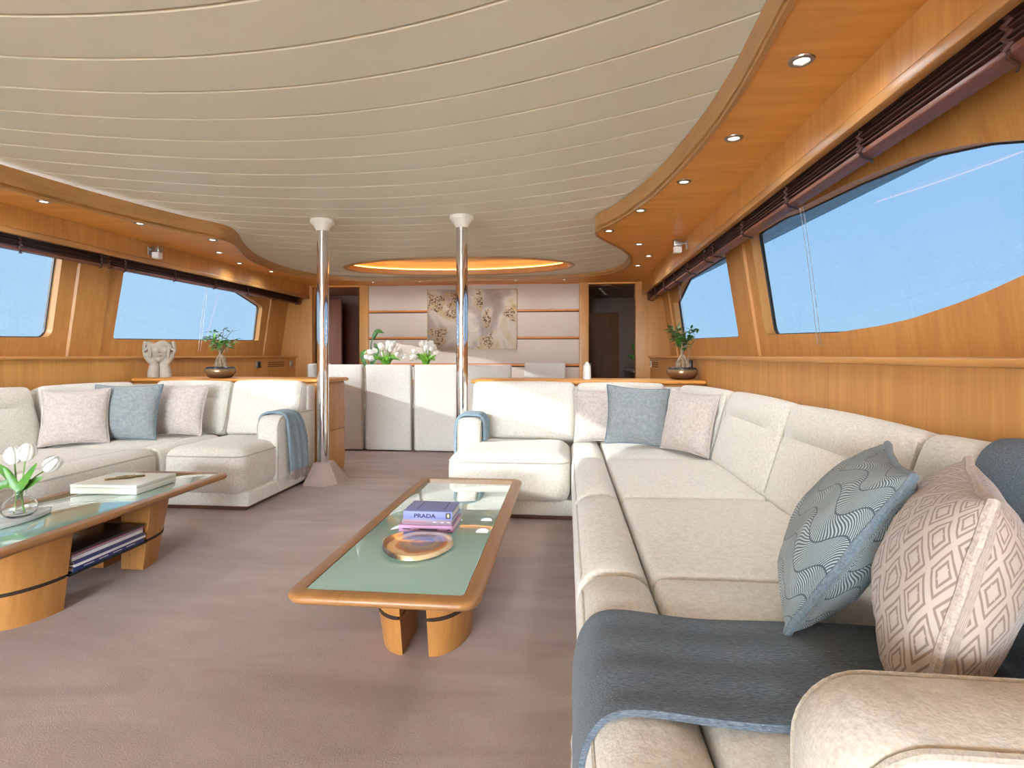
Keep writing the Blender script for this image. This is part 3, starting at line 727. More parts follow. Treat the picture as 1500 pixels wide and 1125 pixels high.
# ================================================================ COFFEE TABLES
def coffee_table(x0, x1, y0, y1, label):
    cx = (x0 + x1) / 2; t_ = thing('coffee_table', label, 'coffee table', (cx, (y0 + y1) / 2, 0))
    zt, th = .37, .026
    out = []; w = .05
    def ring(ins, z, r): return [Vector((p[0], p[1], z)) for p in rrect(x0 + ins, x1 - ins, y0 + ins, y1 - ins, max(r - ins, .004), 6)]
    m_ = M(); R = .062
    m_.grid([ring(w, zt - .012, R), ring(w, zt, R), ring(.010, zt, R), ring(.003, zt - .005, R), ring(0, zt - .013, R), ring(.002, zt - .019, R), ring(.008, zt - th, R), ring(w, zt - th, R), ring(w, zt - .012, R)], close_u=True)
    m_.obj('frame', table_oak, t_, angle=60)
    M().bbox(x0 + w + .0015, x1 - w - .0015, y0 + w + .0015, y1 - w - .0015, zt - .012, zt - .001, .002).obj('glass_top', table_glass, t_)
    M().bbox(x0 + w, x1 - w, y0 + w, y1 - w, zt - th, zt - .014, .002).obj('underboard', oak_z, t_)
    ya, yb = y0 + .585, y0 + 1.01
    for yc, sy in ((ya, -1), (yb, 1)):
        for sx_ in (1, -1):
            def quarter(sc, z, inset=0):
                rx, ry = .135 * sc - inset, .225 * sc - inset; o = []
                gx = cx + sx_ * (.047 + inset); gy = yc + sy * inset
                o.append(Vector((gx, gy, z)))
                for i in range(11): a = pi / 2 * i / 10; o.append(Vector((gx + sx_ * rx * math.cos(a), gy + sy * ry * math.sin(a), z)))
                return o
            lg = None
            for z0_, z1_, s0, s1 in ((.0, .137, .86, .99), (.149, zt - th - .001, 1.0, 1.2)):
                m_ = M(); rows = [quarter(s0, z0_), quarter(s1, z1_)]; m_.grid(rows, close_u=True); n_ = len(rows[0]); m_.f.append(tuple(range(n_))); m_.f.append(tuple(range(n_, 2 * n_)))
                o = m_.obj('leg' if lg is None else 'leg_upper', oak_z, t_ if lg is None else lg, angle=30)
                if lg is None: lg = o
            m_ = M(); rows = [quarter(.99, .136, .008), quarter(1.0, .150, .008)]; m_.grid(rows, close_u=True); n_ = len(rows[0]); m_.f.append(tuple(range(n_))); m_.f.append(tuple(range(n_, 2 * n_)))
            m_.obj('dark_band', dark_gap, lg, angle=30)
    M().bbox(cx - .19, cx + .19, ya + .004, yb - .004, .136, .146, .002).obj('shelf', dark_glass, t_)
    return t_
coffee_table(-.81, -.24, 1.475, 3.01, 'low oak coffee table with green glass top holding stacked books and an agate')
coffee_table(-2.515, -1.945, 1.475, 3.01, 'low oak coffee table with green glass top holding tulips and a white box')
def book(x0, x1, y0, y1, z0, z1, rz, cover, label, group, text=None, pagecol=None, name='book'):
    cx, cy = (x0 + x1) / 2, (y0 + y1) / 2
    t_ = thing(name, label, 'book', (cx, cy, z0), group, world=False); t_.rotation_euler = (0, 0, rz)
    w, d, h = x1 - x0, y1 - y0, z1 - z0; c = min(.0035, h * .18)
    m_ = M(); m_.bbox(-w / 2, w / 2, -d / 2, d / 2, 0, c, .001, 1); m_.bbox(-w / 2, w / 2, -d / 2, d / 2, h - c, h, .001, 1); m_.bbox(-w / 2, w / 2, -d / 2, -d / 2 + c, c * .9, h - c * .9, .0012, 1)
    m_.obj('cover', cover, t_)
    M().box(-w / 2 + .004, w / 2 - .004, -d / 2 + c, d / 2 - .004, c, h - c).obj('pages', pagecol or plain('page_edges', '#e6e1d6', .8), t_, smooth=False)
    return t_
def text_on(par, s, size, loc, rot, mat, sx_=1.0, name='lettering'):
    cu = bpy.data.curves.new(name, 'FONT'); cu.body = s; cu.size = size; cu.extrude = .0003; cu.offset = .0004; cu.align_x = 'CENTER'; cu.align_y = 'CENTER'
    o = bpy.data.objects.new(name, cu); dg = bpy.context.evaluated_depsgraph_get(); 
    COL.objects.link(o); dg = bpy.context.evaluated_depsgraph_get(); me = bpy.data.meshes.new_from_object(o.evaluated_get(dg)); bpy.data.objects.remove(o)
    me.materials.clear(); me.materials.append(mat)
    o = bpy.data.objects.new(name, me); link(o, par); o.location = loc; o.rotation_euler = rot; o.scale = (sx_, 1, 1); return o
navy = plain('navy_ink', '#141c40', .6); ink = plain('black_ink', '#18161a', .5)
lav = plain('lavender_cover', '#7f86bd', .45); mauve = plain('mauve_cover', '#8f7f8c', .45); pink = plain('pink_cover', '#c893b8', .45)
bk3 = book(-.648, -.434, 2.06, 2.235, .3705, .395, 0, pink, 'pink book at the bottom of the stack on the glass table', 'books on the coffee table')
text_on(bk3, 'THE NEW BAUHAUS', .0075, (.005, -.0880, .014), (pi / 2, 0, 0), ink, 1.0) if False else None
for dx, w_ in ((-.075, .03), (.01, .075), (.092, .012)):
    M().box(dx - w_ / 2, dx + w_ / 2, -.0884, -.0874, .009, .0125).obj('spine_line', ink, bk3, smooth=False)
bk2 = book(-.637, -.440, 2.07, 2.225, .3952, .417, .01, mauve, 'grey mauve book in the middle of the stack on the glass table', 'books on the coffee table')
M().box(-.09, -.005, -.0784, -.0774, .007, .0135).obj('spine_line', plain('dusty_rose_print', '#a06a7c', .5), bk2, smooth=False)
for dx in (.03, .06, .085): M().box(dx - .006, dx + .006, -.0784, -.0774, .009, .012).obj('spine_line', plain('pale_print', '#d8cfd6', .5), bk2, smooth=False)
bk1 = book(-.630, -.436, 2.065, 2.215, .4172, .449, -.005, lav, 'lavender blue book with black lettering on top of the stack', 'books on the coffee table')
text_on(bk1, 'PRADA', .0215, (-.012, -.0755, .0135), (pi / 2, 0, 0), navy, 1.25)
M().box(.071, .090, -.0758, -.0748, .006, .027).obj('spine_label', ink, bk1, smooth=False); M().box(.077, .084, -.0760, -.0750, .011, .022).obj('spine_emblem', brass, bk1, smooth=False)
for x in (-.048, .058): M().box(x - .0012, x + .0012, -.055, .06, .0314, .0322).obj('cover_line', navy, bk1, smooth=False)
M().box(-.048, .058, .059, .061, .0314, .0322).obj('cover_line', navy, bk1, smooth=False)
# agate slice
ag = []
for i in range(40):
    a = 2 * pi * i / 40; r = 1 + .05 * math.sin(3 * a + .6) + .02 * noise.noise(Vector((math.cos(a) * 2.2, math.sin(a) * 2.2, 3))); ag.append((.125 * r * math.cos(a), .135 * r * math.sin(a)))
am = M(); rows = []
for k_, z in ((.90, .0), (1.0, .008), (1.0, .016), (.965, .022), (.5, .021), (.02, .020)): rows.append([Vector((x * k_, y * k_, z)) for x, y in ag])
am.grid(rows, close_u=True); am.f.append(tuple(range(40))); am.f.append(tuple(range(200, 240)))
ago = am.obj('agate_slice', agate_mat); ago.location = (-.525, 1.885, .3705); ago.rotation_euler = (0, 0, .3); tag(ago, 'polished banded agate slice with dark rim lying on the glass table', 'agate')
# keepsake box on the left table
t_ = thing('keepsake_box', 'flat ivory white box with a bronze ornament on its lid', 'box', (-2.265, 2.605, .3705), world=False); t_.rotation_euler = (0, 0, .035)
ivory = plain('ivory_lacquer', '#e6e4d6', .35)
M().bbox(-.172, .172, -.142, .142, 0, .030, .003).obj('body', ivory, t_); ld = M().bbox(-.173, .173, -.143, .143, .0315, .046, .003).obj('lid', ivory, t_)
m_ = M(); m_.tube([(-.07, -.05, .050), (-.03, -.02, .052), (.0, 0, .055), (.03, .03, .052), (.065, .055, .050)], [.007, .005, .009, .005, .007], 8)
for i in range(9): a = i / 8; m_.tube([(-.03 + .06 * a - .012, -.02 + .045 * a + .012, .050), (-.03 + .06 * a, -.02 + .045 * a, .058), (-.03 + .06 * a + .012, -.02 + .045 * a - .012, .050)], .004, 6)
m_.obj('ornament', brass, ld)
# oval tray, vase, tulips
tr = thing('oval_tray', 'long white oval tray under the glass tulip vase', 'tray', (-2.265, 1.965, .3705), world=False); tr.rotation_euler = (0, 0, -.10)
M().lathe([(.0001, 0), (.9, 0), (.98, .006), (1.0, .020), (.97, .020), (.93, .009), (.0001, .008)], n=48, sx=.075, sy=.21, close=True).obj('dish', plain('white_marble', '#e3e6e4', .25), tr)
vs = thing('glass_vase', 'small clear glass bulb vase holding white tulips', 'vase', (-2.262, 2.055, .380), world=False)
vo = catmull([(.0001, .0, 0), (.030, .0, 0), (.052, .015, 0), (.060, .040, 0), (.050, .068, 0), (.026, .088, 0), (.021, .100, 0), (.025, .113, 0)], 4); vi = catmull([(.0225, .113, 0), (.0185, .100, 0), (.0225, .089, 0), (.0465, .067, 0), (.0555, .040, 0), (.047, .018, 0), (.028, .008, 0), (.0001, .006, 0)], 4)
M().lathe([(max(p.x, .0001), max(p.y, 0)) for p in vo + vi], n=36, close=True).obj('bowl', clear_glass, vs)
def petal_rows(h, w, open_, ang, base):
    rows = []; 
    for i in range(11):
        v = i / 10; rad = w * math.sin(pi * (.10 + (.80 - .2 * open_) * v)) ** .7; z = h * v
        half = w * .78 * math.sin(pi * (.12 + .80 * v)) ** .8; row = []
        for j in range(7):
            s_ = (j / 6 - .5) * 2; aa = ang + s_ * half / max(rad, .3 * w) * .55
            rr_ = rad * (1 - .06 * s_ * s_)
            row.append(Vector((rr_ * math.cos(aa), rr_ * math.sin(aa), z)) + base)
        rows.append(row)
    return rows
def tulip_head(mesh, base, h=.058, w=.024, dirv=Vector((0, 0, 1)), open_=.3):
    q = Vector((0, 0, 1)).rotation_difference(dirv.normalized()).to_matrix()
    for k_ in range(6):
        rows = petal_rows(h * (1 if k_ % 2 else .95), w * (1.04 if k_ % 2 else .96), open_, k_ * pi / 3, Vector((0, 0, 0)))
        mesh.grid([[q @ p + base for p in r] for r in rows])
def leaf_blade(mesh, pts, width, upv=Vector((0, 0, 1)), stalk=0.0):
    pts = catmull(pts, 5); n_ = len(pts); rows = []
    for i, p in enumerate(pts):
        d = (pts[min(n_ - 1, i + 1)] - pts[max(0, i - 1)]).normalized(); s_ = d.cross(upv)
        s_ = s_.normalized() if s_.length > 1e-4 else Vector((1, 0, 0)); nn_ = s_.cross(d); v = i / (n_ - 1); w_ = width * (math.sin(pi * (.10 + .88 * v)) ** .8)
        if stalk and v < stalk * 2: w_ = min(w_, .0035 + max(0, v - stalk) / stalk * width)
        rows.append([p - s_ * w_, p - nn_ * w_ * .35, p + s_ * w_])
    mesh.grid(rows)
V0 = Vector((-2.262, 2.055, .380))
for head, dirv, off, leaves, lab in (
    ((-2.335, 2.10, .590), (-.2, 0, 1), (-.008, -.005), [[(-.010, -.004, .455), (-.012, -.004, .495), (-.06, .0, .56), (-.12, .0, .59), (-.175, .005, .585)]], 'white tulip in the bulb vase with a long leaf arching outward'),
    ((-2.285, 2.10, .605), (.1, .1, 1), (.0, .009), [[(-.003, -.007, .455), (-.004, -.008, .497), (-.030, -.012, .545), (-.060, -.012, .585)], [(-.011, .006, .455), (-.013, .007, .495), (-.045, -.01, .520), (-.078, -.03, .500), (-.085, -.035, .465)]], 'tallest white tulip standing upright in the bulb vase'),
    ((-2.20, 2.11, .565), (.7, .1, .7), (.008, .003), [[(.005, -.010, .455), (.007, -.011, .495), (.040, -.008, .545), (.085, -.006, .605)], [(.007, .002, .455), (.009, .003, .497), (.036, .016, .520), (.070, .034, .540)]], 'white tulip leaning outward in the bulb vase beside a pointed leaf')):
    base = V0 + Vector((off[0] * 2, off[1] * 2, .014))
    t_ = thing('tulip', lab, 'tulip', tuple(base), 'white tulips in the bulb vase')
    hd = Vector(head); nk = V0 + Vector((off[0], off[1], .104))
    M().tube(catmull([base, nk, (nk + hd) / 2 + Vector((0, 0, .012)), hd], 6), .0030, 6).obj('stem', stem_mat, t_)
    m_ = M(); tulip_head(m_, hd, .074, .034, Vector(dirv), .05); m_.obj('flower', petal, t_, fixn=False, angle=80)
    for lf in leaves:
        pts = [Vector((V0.x + x, V0.y + y, z)) for x, y, z in lf]; m_ = M(); leaf_blade(m_, pts, .017, Vector((.2, -1, .2)), .22); m_.obj('leaf', leaf_tulip, t_, fixn=False)
# magazines on the shelf of the left table
cols = [('navy_glossy', '#27356e'), ('white_glossy', '#e6e6ea'), ('indigo_glossy', '#3c4270'), ('white_glossy2', '#efeef0'), ('grey_glossy', '#9b9aa4'), ('rose_glossy', '#c0577f'), ('black_photo', '#2e2a2b')]
lbs = ['navy magazine with white lettering at the bottom of the shelf stack', 'white spined magazine just above the navy one on the shelf', 'indigo magazine lying between two white ones on the shelf', 'thick white spined magazine midway up the shelf stack', 'grey spined magazine under the rose one on the shelf', 'rose red spined magazine below the black covered one on the shelf', 'black photo covered magazine topmost in the shelf stack']
z = .1465
for i, ((nm, hx), lb) in enumerate(zip(cols, lbs)):
    h = (.022, .010, .012, .014, .008, .007, .010)[i]; ox = random.uniform(-.012, .012); oy = random.uniform(-.01, .01)
    bk_ = book(-2.32 + ox, -2.035 + ox, 2.075, 2.47, z, z + h, .0, plain(nm, hx, .3), lb, 'magazines on the coffee table shelf', name='magazine')
    # rotate so that the spine faces the walkway
    bk_.rotation_euler = (0, 0, pi / 2); bk_.scale = (1, 1, 1)
    for ch in bk_.children:
        me = ch.data
        for v in me.vertices: v.co = Vector((v.co.x * .385 / .285, v.co.y * .275 / .395, v.co.z))
    if i == 0:
        for k_ in range(4): M().box(-.14 + .075 * k_, -.09 + .075 * k_, -.1379, -.1372, .009, .012).obj('spine_print', white_pl, bk_, smooth=False)
    z += h + .0004

# ================================================================ CUSHIONS
def pillow(name, label, cat, group, loc, wdir, udir, w, h, t, mat, pipemat, seed=0, pr=.007, ear=.085):
    W = Vector(wdir).normalized(); U = Vector(udir); U = (U - W * U.dot(W)).normalized(); N = W.cross(U)
    t_ = thing(name, label, cat, loc, group, world=False)
    t_.matrix_world = Matrix(((W.x, U.x, N.x, loc[0]), (W.y, U.y, N.y, loc[1]), (W.z, U.z, N.z, loc[2]), (0, 0, 0, 1)))
    n = 22
    def out(u, v): return Vector((w / 2 * u * (1 - ear * (1 - v * v)), h / 2 * v * (1 - ear * (1 - u * u)) + h / 2, 0))
    m_ = M()
    for sgn in (1, -1):
        rows = []
        for i in range(n + 1):
            row = []
            for j in range(n + 1):
                u = math.sin((i / n - .5) * pi); v = math.sin((j / n - .5) * pi)
                p = out(u, v); k_ = ((1 - u * u) * (1 - v * v)) ** .42
                wr = .010 * noise.noise(Vector((u * 2.2 + seed, v * 2.2, sgn))) * min(1, k_ * 2) + .004 * noise.noise(Vector((u * 7 + seed, v * 7, sgn))) * min(1, k_ * 3)
                p.z = sgn * (t / 2 * k_ + wr); row.append(p)
            rows.append(row)
        m_.grid(rows if sgn > 0 else rows[::-1])
    co = m_.obj('cover', mat, t_, fixn=True, angle=60); me = co.data; uvl = me.uv_layers.new(name='UVMap'); uvs = []
    for vv in me.vertices:                       # cloth coordinates in metres, measured along the puffed surface
        u = v = 0.0
        for _ in range(4):
            u = max(-1, min(1, vv.co.x / (w / 2 * (1 - ear * (1 - v * v))))); v = max(-1, min(1, (vv.co.y - h / 2) / (h / 2 * (1 - ear * (1 - u * u)))))
        uvs.append((math.asin(u) / pi * w * 1.25 + (0 if vv.co.z > 0 else .37), math.asin(v) / pi * h * 1.25))
    for lp_ in me.loops: uvl.data[lp_.index].uv = uvs[lp_.vertex_index]
    pts = []
    k_ = 24
    for a, b in (((-1, -1), (1, -1)), ((1, -1), (1, 1)), ((1, 1), (-1, 1)), ((-1, 1), (-1, -1))):
        for i in range(k_):
            s_ = i / k_; u = a[0] + (b[0] - a[0]) * s_; v = a[1] + (b[1] - a[1]) * s_; p = out(u, v); p.z += .003 * noise.noise(Vector((u * 3, v * 3, seed))); pts.append(p)
    M().tube(pts, pr, 7, closed=True).obj('piping', pipemat, t_)
    return t_
SZ = .432
# against the wing of the long sofa
pillow('cushion', 'beige cushion half hidden behind the pale blue one on the long sofa', 'cushion', 'cushions in the long sofa corner', (.255, 3.97, SZ - .004), (1, .05, 0), (.0, .30, 1), .40, .38, .15, taupe_fab, taupe_fab, 1)
pillow('cushion', 'pale blue quilted cushion between two beige ones on the long sofa', 'cushion', 'cushions in the long sofa corner', (.465, 3.71, SZ + .019), (1, .02, -.07), (.05, .30, 1), .42, .40, .16, bluep_fab, blue_pipe, 2)
pillow('cushion', 'plump beige cushion nearest the long back of the curved window sofa', 'cushion', 'cushions in the long sofa corner', (.735, 3.55, SZ + .004), (.55, -.72, -.03), (.16, .20, 1), .38, .39, .19, taupe_fab, taupe_fab, 3)
# near end, edge-on against the back
pillow('cushion', 'teal feather striped cushion leaning on the sofa back beside the grey throw', 'cushion', 'cushions on the throw', (.565, 1.441, SZ + .020), (.40, .92, 0), (.57, .0, .85), .46, .425, .20, teal_stripe, blue_pipe, 4, .009)
pillow('cushion', 'beige cut velvet cushion with diamond pattern behind the sofa arm', 'cushion', 'cushions on the throw', (.658, 1.112, SZ + .016), (.50, .86, 0), (.24, -.06, .96), .42, .395, .215, velvet, beige_pipe, 5, .009)
# left sofa corner
pillow('cushion', 'taupe cushion beside the blue one, nearer the tulips', 'cushion', 'cushions in the sofa corner', (-3.405, 3.475, SZ), (.74, .60, .0), (-.22, .26, 1), .39, .40, .15, taupe_fab, taupe_fab, 6)
pillow('cushion', 'dusty blue quilted cushion between two taupe ones below the face sculpture', 'cushion', 'cushions in the sofa corner', (-3.25, 3.70, SZ - .004), (.93, .26, .0), (-.06, .30, 1), .46, .42, .17, bluep_fab, blue_pipe, 7)
pillow('cushion', 'taupe cushion beside the blue one, nearer the fringed throw', 'cushion', 'cushions in the sofa corner', (-3.03, 3.96, SZ), (1, .05, .0), (.02, .28, 1), .42, .40, .15, taupe_fab, taupe_fab, 8)

# ================================================================ THROWS
def drape(name, label, path, wfun, mat, axis, th=.010, fringe_end=None, loc=(0, 0, 0), nW=22, amp=.006, ends=None):
    """path: (a, z) points in a vertical plane; the cloth spans wfun(s)=(lo, hi) on the other horizontal axis"""
    t_ = thing(name, label, 'throw', loc)
    P_ = catmull([(p[0], p[1], 0) for p in path], 8); n_ = len(P_); top, bot = [], []
    for i, p in enumerate(P_):
        d = (P_[min(n_ - 1, i + 1)] - P_[max(0, i - 1)]).normalized(); nr = Vector((-d.y, d.x)); s_ = i / (n_ - 1); lo, hi = wfun(s_); rt, rb = [], []
        for j in range(nW + 1):
            q = j / nW; edge = min(q, 1 - q); b_ = lo + (hi - lo) * q
            wv = amp * (noise.noise(Vector((s_ * 3, q * 7, 1.7))) + .6 * math.sin(q * 19 + 2 * math.sin(s_ * 5)) * .6) + amp * .6
            tk = th * (1 if edge > .04 else .75)
            for lst, off in ((rt, wv + tk), (rb, 0.0)):
                a, z_ = p.x + nr.x * off, p.y + nr.y * off
                lst.append(Vector((a, b_, z_)) if axis == 'X' else Vector((b_, a, z_)))
        top.append(rt); bot.append(rb)
    m_ = M(); m_.grid([r + b[::-1] for r, b in zip(top, bot)], close_u=True)
    L_ = 2 * (nW + 1); m_.f.append(tuple(range(L_))); m_.f.append(tuple(range((n_ - 1) * L_, n_ * L_)))
    cl = m_.obj('cloth', mat, t_, angle=70)
    if fringe_end is not None:
        i = n_ - 1 if fringe_end else 0; fm = M(); row = top[i]; rb = bot[i]; cnt = 34
        for k_ in range(cnt):
            q = (k_ + .5) / cnt * nW; j = int(q); p = (row[j].lerp(row[j + 1], q - j) + rb[j].lerp(rb[j + 1], q - j)) / 2
            ln = random.uniform(.06, .08); o1 = Vector((random.uniform(-.008, .008), random.uniform(-.008, .008), -ln * .5)); o2 = Vector((random.uniform(-.012, .012), random.uniform(-.012, .012), -ln))
            fm.tube([p + Vector((0, 0, .006)), p + o1, p + o2], [.0035, .0045, .002], 5)
        stuff(fm.obj('fringe', fringe_mat, t_))
    return t_
drape('throw_blanket', 'charcoal wool throw spread over the sofa back and seat under two cushions',
      [(.025, .17), (.025, .30), (.036, .375), (.06, .417), (.09, .434), (.13, .4385), (.18, .437), (.25, .433), (.33, .433), (.45, .438), (.6, .4415), (.75, .438), (.83, .439), (.856, .452), (.867, .49), (.883, .55), (.905, .635), (.922, .70), (.932, .75), (.946, .785), (.968, .82), (1.0, .842), (1.03, .847), (1.07, .839), (1.098, .830)],
      lambda s: (.93 + .012 * math.sin(s * 9), 1.30 + .012 * math.sin(s * 11) + .13 * max(0, (s - .62) / .38)), charcoal, 'X', .010, False, (.5, 1.1, 0), amp=.004)
ax = mir(-.575 + .0, -1)      # left sofa arm spans ax-.165 .. ax
drape('throw_blanket', 'dusty blue fringed throw hanging over the sofa arm by the steel pole',
      [(ax - .185, .445), (ax - .182, .53), (ax - .165, .592), (ax - .085, .615), (ax - .005, .60), (ax + .018, .53), (ax + .026, .40), (ax + .034, .28), (ax + .04, .17)],
      lambda s: (3.90 + .06 * s, 4.12 + .12 * max(0, min(1, (s - .45) / .3))), throw_blue, 'X', .011, True, (ax, 4.05, 0), amp=.005)
drape('throw_blanket', 'dusty blue throw folded over the arm of the long sofa',
      [(-.800, .30), (-.797, .42), (-.792, .53), (-.762, .602), (-.69, .615), (-.625, .606), (-.602, .565), (-.600, .50), (-.600, .437)],
      lambda s: (3.90, 4.11), throw_blue, 'X', .012, None, (-.69, 4.0, 0), amp=.008)

# ================================================================ BONSAI POTS
def leaf_card(m_, p, d, L_, w_):
    d = d.normalized(); s_ = d.cross(Vector((random.uniform(-.4, .4), random.uniform(-.4, .4), 1)));
    s_ = s_.normalized() if s_.length > 1e-3 else Vector((1, 0, 0)); nn_ = s_.cross(d)
    rows = [[p, p, p]]
    for v, ww in ((.2, .7), (.5, 1.0), (.8, .65), (1.0, .05)):
        c = p + d * L_ * v + Vector((0, 0, -.25 * L_ * v * v)); rows.append([c - s_ * w_ * ww + nn_ * .15 * w_, c, c + s_ * w_ * ww + nn_ * .15 * w_])
    m_.grid(rows)
def bonsai(x, y, z, label, seed, spread, nleaf, dark):
    random.seed(seed); t_ = thing('potted_ficus', label, 'plant', (x, y, z), world=False)
    M().lathe([(.0001, 0), (.075, 0), (.105, .012), (.127, .045), (.128, .075), (.118, .098), (.108, .102), (.106, .094), (.10, .085), (.0001, .085)], n=40, close=True).obj('bowl', bronze, t_)
    sm = M()
    for i in range(60):
        a = random.uniform(0, 2 * pi); r = .095 * math.sqrt(random.random()); sm.rbox((r * math.cos(a), r * math.sin(a), .09), (.018, .016, .014), .006, 1, 1)
    stuff(sm.obj('pebbles', soil, t_))
    tm = M(); 
    tm.tube(catmull([(-.02, 0, .08), (-.036, .0, .125), (-.024, .0, .175), (-.004, 0, .215), (-.002, 0, .25)], 4), [.020 + .006 * math.sin(i * .6) if i < 9 else .022 - .0009 * i for i in range(17)], 8)
    tm.tube(catmull([(.03, .005, .08), (.042, .0, .125), (.03, .0, .17), (.006, 0, .21)], 4), [.016, .018, .021, .022, .021, .02, .019, .018, .017, .016, .015, .014, .012], 8)
    tm.tube(catmull([(.0, -.02, .08), (.008, -.014, .13), (.0, -.004, .19)], 4), .014, 7)
    tm.tube(catmull([(-.05, -.01, .082), (-.03, -.012, .10), (-.02, -.01, .15)], 4), .009, 6)
    tk = tm.obj('trunk', bark, t_)
    bm_ = M(); tips = []
    for i in range(12):
        a = 2 * pi * i / 12 + random.uniform(-.2, .2); r = random.uniform(.05, .13) * spread; h = random.uniform(.30, .47)
        p = [Vector((0, 0, .20)), Vector((r * .4 * math.cos(a), r * .4 * math.sin(a) * .7, .20 + (h - .2) * .6)), Vector((r * math.cos(a), r * math.sin(a) * .7, h))]
        bm_.tube(catmull(p, 4), [.0045 - .0003 * k_ for k_ in range(9)], 5); tips += catmull(p, 4)[3:]
    bm_.tube(catmull([(.04, 0, .14), (.055, 0, .20), (.075, .0, .27), (.10, 0, .33)], 4), .004, 5)
    bm_.obj('branches', bark, t_)
    lm = M()
    for i in range(nleaf):
        p = random.choice(tips); d = Vector((p.x * 6 + random.uniform(-1, 1), p.y * 6 + random.uniform(-1, 1), random.uniform(-.2, .9)))
        leaf_card(lm, Vector(p) + Vector((random.uniform(-.02, .02), random.uniform(-.02, .02), random.uniform(-.02, .02))), d, random.uniform(.045, .07), random.uniform(.011, .016))
    stuff(lm.obj('foliage', dark, t_, fixn=False))
    return t_
bonsai(1.0 - .015, 4.80, .848, 'dense glossy ficus bonsai in a bronze bowl on the console by the slanted window', 3, 1.0, 210, leaf_dark)
bonsai(-3.12, 4.66, .848, 'airy ficus bonsai in a bronze bowl next to the face sculpture', 11, 1.6, 140, leafmat('ficus_leaf_bright', '#2f6a2a', '#63a545'))
random.seed(21)

# ================================================================ FACE SCULPTURE
fs = thing('face_sculpture', 'sand coloured stoneware face cradled in two hands on the console', 'sculpture', (-3.71, 4.655, .8515), world=False); fs.scale = (1.05, 1.05, 1.10); fs.rotation_euler = (0, 0, math.radians(36))
m_ = M(); rows = []
def facept(a, v):
    # a: angle round the head (0 = toward -y viewer), v: 0 chin .. 1 brow
    w_ = .098 * (math.sin(min(1, v * 1.15 + .18) * pi / 2)) ** .75; d_ = .080 * (math.sin(min(1, v * 1.3 + .2) * pi / 2)) ** .8
    x = w_ * math.sin(a); y = -d_ * math.cos(a); z = .135 + .155 * v
    g = lambda cx, cv, sx_, sv: math.exp(-((x - cx) / sx_) ** 2 - ((v - cv) / sv) ** 2) if math.cos(a) > 0 else 0
    y -= .026 * g(0, .60, .011, .13) + .016 * g(0, .50, .017, .05) + .011 * g(0, .34, .024, .030) + .010 * g(0, .255, .021, .030) + .012 * g(0, .08, .03, .09)
    y += .014 * g(.037, .73, .022, .085) + .014 * g(-.037, .73, .022, .085) + .007 * g(0, .298, .028, .012) + .006 * g(0, .19, .03, .03)
    y -= .008 * g(.045, .5, .03, .12) + .008 * g(-.045, .5, .03, .12)
    return Vector((x, y, z))
NA, NV = 48, 34
for j in range(NV + 1):
    v = j / NV; row = []
    for i in range(NA):
        a = 2 * pi * i / NA; top = 1.0 + .06 * math.sin(a * 3 + 1) + .05 * math.sin(a * 5)
        row.append(facept(a, v * top))
    rows.append(row)
rows.insert(0, [Vector((0, -.01, .128))] * NA)
rows.append([Vector((p.x * .9, p.y * .88, p.z - .002)) for p in rows[-1]]); rows.append([Vector((p.x * .9, p.y * .9, p.z - .06)) for p in rows[-1]]); rows.append([Vector((0, 0, .22))] * NA)
m_.grid(rows, close_u=True); m_.obj('face', stone_mat, fs, angle=60)
for sg in (1, -1):
    h = M()
    h.tube(catmull([(sg * .046, -.0, .0), (sg * .043, .0, .05), (sg * .036, -.004, .10), (sg * .050, -.012, .135), (sg * .082, -.02, .175), (sg * .098, -.018, .21)], 4), [.046 - .0006 * i for i in range(9)] + [.038, .036, .035, .036, .036, .035, .034, .033, .031, .029, .026, .022], 16)
    hd = h.obj('forearm', stone_mat, fs, angle=60)
    for k_, (dy, tz, tx) in enumerate(((-.052, .262, .082), (-.028, .292, .101), (-.002, .300, .108), (.022, .290, .108))):
        q = M(); q.tube(catmull([(sg * .090, -.026 + k_ * .013, .185), (sg * .112, dy * .9, .222), (sg * tx * 1.02, dy, tz - .022), (sg * tx * .92, dy, tz)], 4), [.0125, .0125, .0125, .0122, .012, .012, .0118, .0115, .011, .0105, .010, .009, .006], 8); q.obj('finger', stone_mat, hd)
    q = M(); q.tube(catmull([(sg * .068, -.045, .165), (sg * .066, -.070, .195), (sg * .070, -.076, .235), (sg * .066, -.070, .258)], 4), [.014, .014, .0135, .013, .013, .0125, .012, .012, .0115, .011, .010, .009, .006], 8); q.obj('thumb', stone_mat, hd)

# crystal obelisk
ob = M(); rows = []
for r, z in ((.034, 0), (.032, .11), (.006, .15)): rows.append([Vector((r * math.cos(2 * pi * i / 6), r * math.sin(2 * pi * i / 6), z)) for i in range(6)])
ob.grid(rows, close_u=True); ob.f.append(tuple(range(6))); ob.f.append(tuple(range(12, 18)))
oo = ob.obj('crystal_point', plain('milky_quartz', '#eceae6', .15), smooth=False); oo.location = (.175, 4.74, .848); tag(oo, 'small milky white crystal point standing on the console', 'ornament')

